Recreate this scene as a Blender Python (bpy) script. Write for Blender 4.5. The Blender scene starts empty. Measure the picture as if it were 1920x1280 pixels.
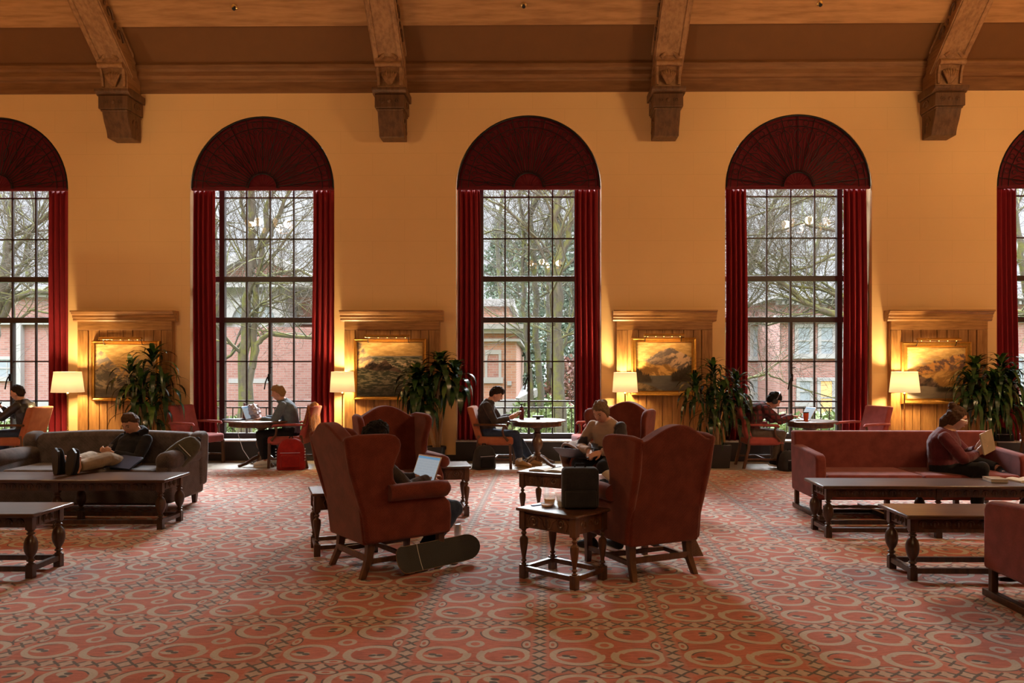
EXPO = 0.0; SKY = 12.0; LAMPW = 140; PICW = 1.2; CHW = 640; SUN = 46.0
import bpy, math, random
from mathutils import Vector, Matrix, noise
from math import sin, cos, pi, radians as R

# ---------------------------------------------------------------- camera model
F = 1480.0; PX, PY = 987.0, 683.0; EYE = 1.58; YAW = R(.69)
def ray(px, py):
    x = (px-PX)/F; z = (PY-py)/F
    return Vector((x*cos(YAW)-sin(YAW), x*sin(YAW)+cos(YAW), z))
def at(px, py, Y):
    r = ray(px, py); t = Y/r.y
    return Vector((r.x*t, Y, EYE+r.z*t))
def gr(px, py, z=0.0):
    r = ray(px, py); t = (z-EYE)/r.z
    return Vector((r.x*t, r.y*t, z))
WALL = 12.92; GLASS = 13.33
SC = bpy.context.scene; COL = SC.collection

# ---------------------------------------------------------------- materials
class E:
    """a tiny expression wrapper around shader Math nodes"""
    nt = None
    def __init__(s, v): s.v = v
    @staticmethod
    def op(o, *a):
        n = E.nt.nodes.new('ShaderNodeMath'); n.operation = o
        for i, x in enumerate(a):
            if isinstance(x, E): x = x.v
            if isinstance(x, (int, float)): n.inputs[i].default_value = x
            else: E.nt.links.new(x, n.inputs[i])
        return E(n.outputs[0])
    def __add__(s, o): return E.op('ADD', s, o)
    __radd__ = __add__
    def __sub__(s, o): return E.op('SUBTRACT', s, o)
    def __rsub__(s, o): return E.op('SUBTRACT', o, s)
    def __mul__(s, o): return E.op('MULTIPLY', s, o)
    __rmul__ = __mul__
    def __truediv__(s, o): return E.op('DIVIDE', s, o)
    def abs(s): return E.op('ABSOLUTE', s)
    def frac(s): return E.op('FRACT', s)
    def floor(s): return E.op('FLOOR', s)
def emin(a, b): return E.op('MINIMUM', a, b)
def emax(a, b): return E.op('MAXIMUM', a, b)
def esqrt(a): return E.op('SQRT', a)
def esin(a): return E.op('SINE', a)
def eatan2(a, b): return E.op('ARCTAN2', a, b)
def step(x, a, b):      # smooth 0 -> 1 as x goes a -> b
    n = E.nt.nodes.new('ShaderNodeMapRange'); n.interpolation_type = 'SMOOTHSTEP'; n.clamp = True
    if a <= b: n.inputs[1].default_value = a; n.inputs[2].default_value = b; n.inputs[3].default_value = 0; n.inputs[4].default_value = 1
    else: n.inputs[1].default_value = b; n.inputs[2].default_value = a; n.inputs[3].default_value = 1; n.inputs[4].default_value = 0
    E.nt.links.new(x.v, n.inputs[0]); return E(n.outputs[0])
def rgb(c): return (c[0], c[1], c[2], 1)
def mixc(f, a, b):
    n = E.nt.nodes.new('ShaderNodeMix'); n.data_type = 'RGBA'
    E.nt.links.new(f.v, n.inputs[0])
    for x, i in ((a, 6), (b, 7)):
        if isinstance(x, tuple): n.inputs[i].default_value = rgb(x)
        else: E.nt.links.new(x, n.inputs[i])
    return n.outputs[2]
def coords(kind='Object'):
    t = E.nt.nodes.new('ShaderNodeTexCoord'); s = E.nt.nodes.new('ShaderNodeSeparateXYZ')
    E.nt.links.new(t.outputs[kind], s.inputs[0])
    return E(s.outputs[0]), E(s.outputs[1]), E(s.outputs[2]), t.outputs[kind]
def vec(x, y, z=0.0):
    n = E.nt.nodes.new('ShaderNodeCombineXYZ')
    for i, a in enumerate((x, y, z)):
        if isinstance(a, E): E.nt.links.new(a.v, n.inputs[i])
        else: n.inputs[i].default_value = a
    return n.outputs[0]
def nz(v, scale=1.0, detail=3.0, rough=.5):
    n = E.nt.nodes.new('ShaderNodeTexNoise'); n.inputs['Scale'].default_value = scale
    n.inputs['Detail'].default_value = detail; n.inputs['Roughness'].default_value = rough
    E.nt.links.new(v, n.inputs['Vector']); return E(n.outputs['Fac'])
def newmat(name):
    m = bpy.data.materials.new(name); m.use_nodes = True; E.nt = m.node_tree
    return m, m.node_tree.nodes['Principled BSDF']
def bump(b, h, strength=.3, dist=.01):
    n = E.nt.nodes.new('ShaderNodeBump'); n.inputs['Strength'].default_value = strength; n.inputs['Distance'].default_value = dist
    E.nt.links.new(h.v, n.inputs['Height']); E.nt.links.new(n.outputs[0], b.inputs['Normal'])
def setc(b, c):
    if isinstance(c, tuple): b.inputs['Base Color'].default_value = rgb(c)
    else: E.nt.links.new(c, b.inputs['Base Color'])
def plain(name, c, rough=.6, metal=0.0, var=.15, scale=20.0, bmp=0.0, spec=.5):
    m, b = newmat(name); x, y, z, o = coords()
    f = nz(o, scale, 3)
    setc(b, mixc(f, tuple(k*(1-var) for k in c), tuple(k*(1+var) for k in c)))
    b.inputs['Roughness'].default_value = rough; b.inputs['Metallic'].default_value = metal
    b.inputs['Specular IOR Level'].default_value = spec
    if bmp: bump(b, f, bmp, .01)
    return m
def fabric(name, c, c2=None, weave=260.0, var=.25, sheen=.15):
    m, b = newmat(name); x, y, z, o = coords()
    c2 = c2 or tuple(k*(1-var) for k in c)
    w = esin((x+y)*weave)*esin((z+x*.3-y*.3)*weave)
    f = step(nz(o, 9, 4)*.8+w*.05+nz(o, 90, 2)*.3, .35, .75)
    setc(b, mixc(f, c2, c)); b.inputs['Roughness'].default_value = .92
    b.inputs['Sheen Weight'].default_value = sheen; b.inputs['Specular IOR Level'].default_value = .2
    bump(b, w*.15+nz(o, 60, 3)*.6, .18, .004); return m
def wood(name, c1, c2, rough=.35, axis='x', scale=6.0, spec=.5):
    m, b = newmat(name); x, y, z, o = coords()
    v = {'x': vec(x*.12, y, z), 'y': vec(x, y*.12, z), 'z': vec(x, y, z*.12)}[axis]
    f = step(nz(v, scale*5, 5, .6)*.75+nz(v, scale, 2)*.35, .35, .72)
    setc(b, mixc(f, c1, c2)); b.inputs['Roughness'].default_value = rough
    b.inputs['Specular IOR Level'].default_value = spec
    bump(b, f, .12, .003); return m

M = {}
M['dark_wood'] = wood('dark oak', (.018, .008, .004), (.075, .030, .013), .32, 'z')
M['dark_top'] = wood('dark oak top', (.035, .016, .009), (.10, .045, .022), .28, 'x')
M['side_wood'] = wood('walnut', (.035, .014, .006), (.14, .058, .024), .35, 'z')
M['side_top'] = wood('walnut top', (.05, .022, .012), (.16, .075, .04), .3, 'x')
M['panel'] = wood('honey panelling', (.20, .085, .022), (.42, .20, .06), .38, 'z', 5)
M['panel_h'] = wood('honey panelling moulding', (.20, .085, .022), (.42, .20, .06), .38, 'x', 5)
M['beam'] = wood('ceiling beam', (.19, .088, .032), (.33, .165, .068), .55, 'y', 4, .3)
M['corbel'] = wood('corbel oak', (.075, .034, .014), (.15, .07, .03), .5, 'z', 4, .3)
M['ceil_wood'] = wood('ceiling board', (.15, .062, .020), (.24, .11, .04), .6, 'x', 3, .3)
M['ceil_panel'] = plain('ceiling panel', (.135, .050, .008), .8, 0, .12, 5)
M['purlin'] = wood('ceiling purlin', (.26, .12, .04), (.42, .21, .08), .6, 'x', 3, .3)
M['chair_wood'] = wood('chair leg wood', (.05, .02, .009), (.13, .055, .022), .4, 'z')
M['rust'] = fabric('rust upholstery', (.17, .036, .021), (.11, .021, .013), 300)
M['rose'] = fabric('red upholstery', (.22, .048, .040), (.15, .030, .025), 380)
M['rosy'] = fabric('rose upholstery', (.38, .085, .075), (.28, .055, .05), 380)
M['orange'] = fabric('orange upholstery', (.40, .13, .060), (.31, .09, .042), 380)
M['brown_sofa'] = fabric('brown upholstery', (.105, .080, .076), (.055, .041, .039), 200)
M['black'] = plain('black plastic', (.012, .012, .014), .45)
M['black_cloth'] = fabric('black cloth', (.014, .014, .018), (.008, .008, .011), 500, sheen=.05)
M['iron'] = plain('dark iron', (.014, .012, .012), .5, .6)
M['frame_dark'] = plain('window frame paint', (.028, .014, .012), .45)
M['brass'] = plain('brass', (.75, .50, .16), .25, 1, .1)
M['gold'] = plain('gilt frame', (.62, .33, .07), .35, .85, .3, 30, .4)
M['sillstone'] = plain('sill', (.55, .53, .52), .3)
M['tile'] = plain('floor tile', (.36, .29, .22), .35, 0, .2, 4)
M['plinth'] = plain('dark plinth', (.02, .014, .012), .4)
M['skin'] = plain('skin', (.52, .27, .18), .55, 0, .08, 30)
M['skin_tan'] = plain('skin tan', (.42, .20, .12), .55, 0, .08, 30)
M['pot'] = plain('black pot', (.016, .015, .015), .35)
M['soil'] = plain('soil', (.03, .02, .012), .9, 0, .5, 60, .8)
M['white'] = plain('white', (.7, .7, .7), .5)
M['paper'] = plain('paper', (.62, .58, .50), .7, 0, .1, 60)
M['silver'] = plain('silver', (.6, .6, .62), .3, 1)
M['cane'] = plain('cane', (.33, .20, .10), .7, 0, .3, 40, .4)
M['stone'] = plain('limestone trim', (.27, .262, .255), .8, 0, .12, 3)
M['roof'] = plain('roof', (.30, .29, .30), .8)
M['outglass'] = plain('facade window glass', (.23, .26, .28), .15)

def mat_leaf(name, c1, c2, rough=.25):
    m, b = newmat(name); x, y, z, o = coords()
    setc(b, mixc(step(nz(o, 6, 3), .35, .7), c1, c2)); b.inputs['Roughness'].default_value = rough
    b.inputs['Specular IOR Level'].default_value = .6; return m
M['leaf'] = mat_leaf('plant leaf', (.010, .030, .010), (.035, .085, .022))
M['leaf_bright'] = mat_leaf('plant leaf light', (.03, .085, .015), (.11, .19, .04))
M['conifer'] = mat_leaf('conifer needles', (.06, .09, .06), (.13, .17, .11), .9)
M['shrub'] = mat_leaf('shrub leaves', (.09, .14, .04), (.20, .25, .10), .8)
M['redbush'] = mat_leaf('copper leaves', (.15, .07, .06), (.26, .14, .11), .8)

def mat_velvet(name, c1, c2):
    m, b = newmat(name); x, y, z, o = coords()
    f = nz(vec(x*3, y*3, z*.6), 6, 3); setc(b, mixc(f, c1, c2))
    b.inputs['Roughness'].default_value = .75; b.inputs['Sheen Weight'].default_value = .5
    b.inputs['Sheen Tint'].default_value = (.8, .15, .15, 1); b.inputs['Specular IOR Level'].default_value = .25
    # light from the window behind glows through the cloth a little
    tr = E.nt.nodes.new('ShaderNodeBsdfTranslucent'); tr.inputs[0].default_value = rgb(c2)
    mx = E.nt.nodes.new('ShaderNodeMixShader'); mx.inputs[0].default_value = .15
    E.nt.links.new(b.outputs[0], mx.inputs[1]); E.nt.links.new(tr.outputs[0], mx.inputs[2])
    E.nt.links.new(mx.outputs[0], m.node_tree.nodes['Material Output'].inputs[0]); return m
M['curtain'] = mat_velvet('crimson velvet', (.15, .005, .010), (.30, .012, .019))
M['valance'] = mat_velvet('dark crimson velvet', (.085, .006, .012), (.15, .010, .018))

def mat_wall():
    m, b = newmat('plaster wall'); x, y, z, o = coords()
    br = E.nt.nodes.new('ShaderNodeTexBrick'); br.inputs['Scale'].default_value = 1
    br.inputs['Brick Width'].default_value = 1.05; br.inputs['Row Height'].default_value = .36; br.inputs['Mortar Size'].default_value = .004
    br.inputs['Mortar Smooth'].default_value = .6
    E.nt.links.new(vec(x+y*.37, z), br.inputs['Vector'])
    f = nz(o, 1.2, 4)
    base = mixc(f, (.72, .455, .195), (.80, .51, .22))
    line = E(br.outputs['Fac'])
    setc(b, mixc(line*.28, base, (.50, .30, .12))); b.inputs['Roughness'].default_value = .85
    bump(b, nz(o, 60, 3)*.2-line*.6, .15, .004); return m
M['wall'] = mat_wall()

def mat_brick(name, a, c, mort):
    m, b = newmat(name); x, y, z, o = coords()
    br = E.nt.nodes.new('ShaderNodeTexBrick'); br.inputs['Scale'].default_value = 1
    br.inputs['Brick Width'].default_value = .27; br.inputs['Row Height'].default_value = .09; br.inputs['Mortar Size'].default_value = .010
    br.inputs['Color1'].default_value = rgb(a); br.inputs['Color2'].default_value = rgb(c); br.inputs['Mortar'].default_value = rgb(mort)
    E.nt.links.new(vec(x+y, z), br.inputs['Vector'])
    setc(b, mixc(step(nz(o, .5, 3), .3, .8)*.3, br.outputs['Color'], tuple(k*.8 for k in a))); b.inputs['Roughness'].default_value = .9; return m
M['brick'] = mat_brick('red brick', (.235, .105, .085), (.30, .15, .125), (.26, .205, .185))
M['brick2'] = mat_brick('orange brick', (.28, .13, .085), (.34, .17, .11), (.29, .22, .18))

def mat_bark():
    m, b = newmat('mossy bark'); x, y, z, o = coords()
    g = E.nt.nodes.new('ShaderNodeNewGeometry'); s = E.nt.nodes.new('ShaderNodeSeparateXYZ')
    E.nt.links.new(g.outputs['Normal'], s.inputs[0])
    moss = step(nz(o, 2.6, 6, .7)+E(s.outputs[2])*.22-E(s.outputs[0])*.08, .44, .64)*.8
    bark = mixc(nz(vec(x*6, y*6, z), 3, 3), (.035, .03, .024), (.10, .09, .075))
    setc(b, mixc(moss, bark, (.10, .11, .022))); b.inputs['Roughness'].default_value = .95
    bump(b, nz(o, 20, 3), .6, .02); return m
M['bark'] = mat_bark()
M['twig'] = plain('twig bark', (.055, .048, .038), .95, 0, .3, 4)
M['grass'] = plain('lawn', (.10, .13, .05), .95, 0, .35, 1.5)

def mat_glass():
    m = bpy.data.materials.new('window pane'); m.use_nodes = True; nt = m.node_tree; nt.nodes.clear()
    o = nt.nodes.new('ShaderNodeOutputMaterial'); g = nt.nodes.new('ShaderNodeBsdfGlossy'); t = nt.nodes.new('ShaderNodeBsdfTransparent')
    g.inputs['Roughness'].default_value = .005; t.inputs[0].default_value = (.95, .97, .97, 1)
    f = nt.nodes.new('ShaderNodeFresnel'); f.inputs[0].default_value = 1.32; mx = nt.nodes.new('ShaderNodeMixShader')
    nt.links.new(f.outputs[0], mx.inputs[0]); nt.links.new(t.outputs[0], mx.inputs[1]); nt.links.new(g.outputs[0], mx.inputs[2])
    nt.links.new(mx.outputs[0], o.inputs[0]); return m
M['pane'] = mat_glass()
def mat_clear(name, c, a):
    m, b = newmat(name); b.inputs['Base Color'].default_value = rgb(c); b.inputs['Alpha'].default_value = a
    b.inputs['Roughness'].default_value = .15; return m
M['clear'] = mat_clear('clear plastic', (.85, .88, .9), .18)
def mat_emit(name, c, s):
    m = bpy.data.materials.new(name); m.use_nodes = True; b = m.node_tree.nodes['Principled BSDF']
    b.inputs['Base Color'].default_value = rgb(c); b.inputs['Emission Color'].default_value = rgb(c); b.inputs['Emission Strength'].default_value = s; return m
M['bulb'] = mat_emit('warm bulb', (1, .55, .18), 6)
M['lit'] = mat_emit('lit room behind glass', (.62, .36, .14), .38)
def mat_shade():
    m, b = newmat('lamp shade linen'); x, y, z, o = coords()
    b.inputs['Emission Color'].default_value = (1, .72, .40, 1); b.inputs['Emission Strength'].default_value = .5
    b.inputs['Base Color'].default_value = (.92, .86, .74, 1); b.inputs['Roughness'].default_value = .9
    tr = E.nt.nodes.new('ShaderNodeBsdfTranslucent'); tr.inputs[0].default_value = (.98, .92, .78, 1)
    mx = E.nt.nodes.new('ShaderNodeMixShader'); mx.inputs[0].default_value = .55
    E.nt.links.new(b.outputs[0], mx.inputs[1]); E.nt.links.new(tr.outputs[0], mx.inputs[2])
    E.nt.links.new(mx.outputs[0], m.node_tree.nodes['Material Output'].inputs[0]); return m
M['shade'] = mat_shade()
def mat_screen(name, inv=False):
    m, b = newmat(name); x, y, z, o = coords()
    br = E.nt.nodes.new('ShaderNodeTexBrick'); br.inputs['Scale'].default_value = 1
    br.inputs['Brick Width'].default_value = .09; br.inputs['Row Height'].default_value = .022; br.inputs['Mortar Size'].default_value = .007
    E.nt.links.new(vec(y, z), br.inputs['Vector'])
    top = step(z, .185, .187)
    col = mixc(top, mixc((1.0-E(br.outputs['Fac']))*.12, (.50, .58, .64), (.2, .25, .35)), (.16, .42, .68))
    setc(b, (.02, .02, .02)); E.nt.links.new(col, b.inputs['Emission Color']); b.inputs['Emission Strength'].default_value = .55
    b.inputs['Roughness'].default_value = .2; return m
M['screen'] = mat_screen('laptop screen')

def mat_carpet():
    m, b = newmat('patterned carpet'); x0, y0, z0, o = coords()
    T = .7285
    x = (x0-.014-(y0-4.09)*.021)/T; y = (y0-4.09+x0*.021)/T
    ax = x+.5; ay = y+.5
    wob = nz(o, 30, 2)*.02-.01
    # distance to the strip lines (cell edges) in cell units
    ex = (ax.frac()-.5).abs()+wob; ey = (ay.frac()-.5).abs()+wob
    u = x.frac(); v = y.frac()
    k = 7.0
    def strip(d, along):
        fr = (along*k).frac()-.5
        cross = ((fr.abs()-d*(k*1.15)).abs())
        band = step(d, .078, .066)
        darkx = step(cross, .15, .07)*band*step(fr.abs(), .40, .32)
        dia = step(fr.abs()*.9+d*5.0, .19, .12)
        dia2 = step((.5-fr.abs())+d*7, .48, .38)*band
        return band, darkx, dia2, dia
    b1, d1, t1, c1 = strip(ex, ay+.5/k); b2, d2, t2, c2 = strip(ey, ax+.5/k)
    red = mixc(step(nz(vec(x0*14, y0*60), 1, 3)*.7+nz(o, 3, 2)*.4, .35, .75), (.34, .072, .042), (.54, .155, .095))
    tan_ = mixc(nz(vec(x0*20, y0*70), 1, 3), (.41, .37, .30), (.53, .49, .42))
    dark = (.045, .055, .060)
    tanm = None; darkm = None
    def acc(a, c): return c if a is None else emax(a, c)
    R0 = .176
    for i, (cx, cy, ang, sg) in enumerate(((.265, .745, .6, 1), (.735, .755, 2.4, -1), (.275, .27, 3.6, -1), (.745, .265, 5.5, 1))):
        dx = u-cx; dy = v-cy
        # slightly oval, slightly turned
        px = dx*cos(.25*sg)+dy*sin(.25*sg); py = (dy*cos(.25*sg)-dx*sin(.25*sg))*1.14
        d = esqrt(px*px+py*py)
        th = eatan2(py, px)
        a = E.op('WRAP', th-ang, pi, -pi)/pi            # -1..1 round the ring
        rr = R0-(a*sg)*.012
        wd = .024+a.abs()*.007
        ring = step((d-rr).abs()-wd+wob*.4, .006, -.004)
        tanm = acc(tanm, ring)
        # inner curl that ends the spiral
        qx = px-cos(ang)*.075; qy = py-sin(ang)*.075
        dq = esqrt(qx*qx+qy*qy*1.6)
        curl = step(dq, .082, .066)*step(px*sin(ang)*sg-py*cos(ang)*sg, -.022, .004)
        tanm = acc(tanm, curl)
        # two dark eyes
        e1 = px+cos(ang+pi/2)*.028*sg-cos(ang)*.03; e2 = py+sin(ang+pi/2)*.028*sg-sin(ang)*.03
        darkm = acc(darkm, step(esqrt(e1*e1+e2*e2*1.8), .036, .026))
        e1 = px-cos(ang)*.075-cos(ang+pi/2)*.012*sg; e2 = py-sin(ang)*.075-sin(ang+pi/2)*.012*sg
        darkm = acc(darkm, step(esqrt(e1*e1+e2*e2*1.8), .038, .028))
        # dark outline on part of the rim, inside and outside
        out = step((d-rr-.037).abs(), .009, .004)*step((a-.5).abs(), .26, .18)
        inn = step((d-rr+.034).abs(), .009, .004)*step((a+.35).abs(), .22, .14)
        darkm = acc(darkm, emax(out, inn))
    # linking bars between medallions
    link = step((esqrt((u-.5)*(u-.5)+(v-.5)*(v-.5))-.055).abs(), .022, .014)
    tanm = acc(tanm, link)
    for (lx, ly) in ((.5, .90), (.5, .10), (.10, .5), (.90, .5)):
        dd = esqrt((u-lx)*(u-lx)*(.35 if lx == .5 else 1.6)+(v-ly)*(v-ly)*(1.6 if lx == .5 else .35))
        tanm = acc(tanm, step((dd-.030).abs(), .014, .008)); darkm = acc(darkm, step((dd-.05).abs(), .008, .003))
    inside = 1.0-emax(b1, b2)
    col = mixc(tanm*inside, red, tan_)
    col = mixc(darkm*inside, col, dark)
    col = mixc(emax(b1, b2)*.18, col, tan_)
    col = mixc(emax(t1, t2)*.75, col, tan_)
    col = mixc(emax(d1, d2)*.95, col, dark)
    col = mixc(step(nz(vec(x0*60, y0*260), 1, 3, .7), .42, .72)*.42, col, (.15, .085, .06))
    col = mixc(step(nz(o, 7, 3), .45, .75)*.18, col, (.16, .09, .06))
    setc(b, col); b.inputs['Roughness'].default_value = .95; b.inputs['Sheen Weight'].default_value = .25
    b.inputs['Specular IOR Level'].default_value = .15
    bump(b, nz(o, 180, 2), .4, .004); return m
M['carpet'] = mat_carpet()

def mat_painting(kind):
    m, b = newmat('painting '+kind); x, yy, y, o = coords()      # canvas spans -.5...5 in both
    n1 = nz(vec(x*2+7, y*2), 1.6, 6, .55); n2 = nz(vec(x*3, y*9), 2, 5, .6); n3 = nz(vec(x*14, y*14), 1.5, 4, .6)
    fine = nz(vec(x*2.2+y*2.2, y*5-x*4), 1.3, 5, .62); fine2 = nz(vec(x*2.2-y*3, y*4.5+x*4), 1.3, 5, .62)
    sky = mixc(step(n2, .40, .60), (.50, .30, .10), (.70, .45, .17))
    dk = (.030, .026, .020)
    if kind == 'sea':
        h = .24+(n1-.5)*.02
        sea = mixc(step(nz(vec(x*4, y*13), 2, 7, .7), .46, .58), (.055, .07, .045), (.34, .31, .20))
        sea = mixc(step(y, -.18, -.42)*.75, sea, dk)
        foam = step(nz(vec(x*5, y*9), 2, 6, .65), .48, .56)*step((y-.10).abs(), .10, .02)
        sea = mixc(foam, sea, (.72, .58, .40))
        col = mixc(step(y-h, .010, -.010), sky, sea)
        col = mixc(step((y-h+.012).abs(), .016, .006)*.7, col, (.20, .20, .22))
        cl = step(y-(.50-(x+.5)*1.3+(n1-.5)*.5), .03, -.03)*step(x, -.10, -.25)*step(y, .0, .06)
        col = mixc(cl, col, mixc(step(fine, .44, .56), (.20, .15, .12), (.66, .43, .19)))
        rk = .125-(x+.24).abs()*.55+(nz(vec(x*9, y*3+3), 1.5, 5, .6)-.5)*.20
        rk2 = .16-(x+.08).abs()*.75+(nz(vec(x*9+4, y*3), 1.5, 5, .6)-.5)*.16
        m_ = emax(step(y-rk, .015, -.01), step(y-rk2, .015, -.01))*step(y-(-.02-(x+.1)*.12+(n1-.5)*.1), -.02, .01)
        col = mixc(m_, col, mixc(step(fine, .42, .58), (.025, .02, .018), (.17, .11, .08)))
    elif kind == 'peak':
        mt = .40-emax((x-.09)*.50, (.09-x)*.62)+(nz(vec(x*4+2, y*2), 2, 6, .6)-.5)*.16
        snow = mixc(step(fine, .45, .55), (.15, .115, .10), (.70, .47, .28))
        snow = mixc(step(x-.10+(y-.2)*.3, .10, -.10)*.55, snow, (.20, .15, .125))
        col = mixc(step(y-mt, .008, -.008), sky, snow)
        low = .06+(n1-.5)*.30-(x+.1)*.28
        col = mixc(step(y-low, .03, -.03)*step(x, .42, .2), col, mixc(step(fine2, .44, .57), (.34, .18, .05), (.76, .44, .13)))
        lake = step(y+(n1-.5)*.06, -.17, -.19); col = mixc(lake, col, mixc(n2, (.09, .095, .085), (.20, .185, .15)))
        shore = step(y-(-.30-(x+.5)*.35+(n1-.5)*.12), .01, -.01); col = mixc(shore, col, mixc(step(fine, .4, .6), (.10, .075, .04), (.34, .24, .13)))
        sp = nz(vec(x*30, y*2), 1.4, 4, .7)
        tr = emax(step(y-(-.02-(x+.5)*.75+(sp-.5)*.35), .012, -.012)*step(x, -.18, -.24)*step(y, -.36, -.30), step(y-(-.16+(x-.1)*.55+(sp-.5)*.30), .012, -.012)*step(x, .10, .16)*step(y, -.34, -.28))
        col = mixc(tr, col, mixc(n3, (.018, .016, .012), (.085, .06, .035)))
    elif kind == 'valley':
        mt = .02+(x+.5)*.40+(nz(vec(x*4+9, y*2), 2, 6, .6)-.5)*.26
        rock = mixc(step(fine2, .45, .55), (.17, .10, .085), (.72, .36, .11))
        cloud = step(nz(vec(x*3, y*7), 2, 5), .50, .60)*step((y-.2).abs(), .22, .05); sky = mixc(cloud*.6, sky, (.33, .25, .19))
        col = mixc(step(y-mt, .012, -.012), sky, rock)
        sw = step(y-(.02+(n1-.5)*.2+(x)*.10), .04, -.04); col = mixc(sw, col, mixc(step(fine, .42, .60), (.38, .20, .06), (.72, .42, .14)))
        d2 = step(y-(-.02-(x+.3).abs()*.55+(n1-.5)*.40), .02, -.02)*step(x, .25, .05); col = mixc(d2, col, mixc(step(fine, .4, .6), (.04, .03, .028), (.20, .13, .09)))
        fl_ = step(y-(-.27+(n1-.5)*.12), .01, -.01); col = mixc(fl_, col, mixc(n2, (.16, .13, .10), (.34, .28, .19)))
        col = mixc(step(y-(-.28+(nz(vec(x*25, 0), 1.5, 4)-.5)*.12), .012, -.012)*step(y, -.40, -.34)*step(x, -.05, .05), col, (.05, .04, .03))
    else:
        mt = .40-(x+.40).abs()*1.25+(nz(vec(x*5, y*2), 2, 6, .6)-.5)*.20
        mt = emax(mt, .30-(x-.30).abs()*.9+(n1-.5)*.25)
        far = mixc(step(fine, .45, .56), (.24, .20, .17), (.66, .43, .19))
        col = mixc(step(y-mt, .010, -.010), sky, far)
        m2 = .12-(x+.38).abs()*.85+(nz(vec(x*6+3, y*2), 2, 6, .6)-.5)*.25
        col = mixc(step(y-m2, .015, -.015), col, mixc(step(fine2, .44, .58), (.09, .075, .06), (.36, .27, .18)))
        col = mixc(step(y-(-.33+(n1-.5)*.1), .02, -.02), col, mixc(n2, dk, (.16, .12, .08)))
    setc(b, col); b.inputs['Roughness'].default_value = .4; b.inputs['Specular IOR Level'].default_value = .3; return m

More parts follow.
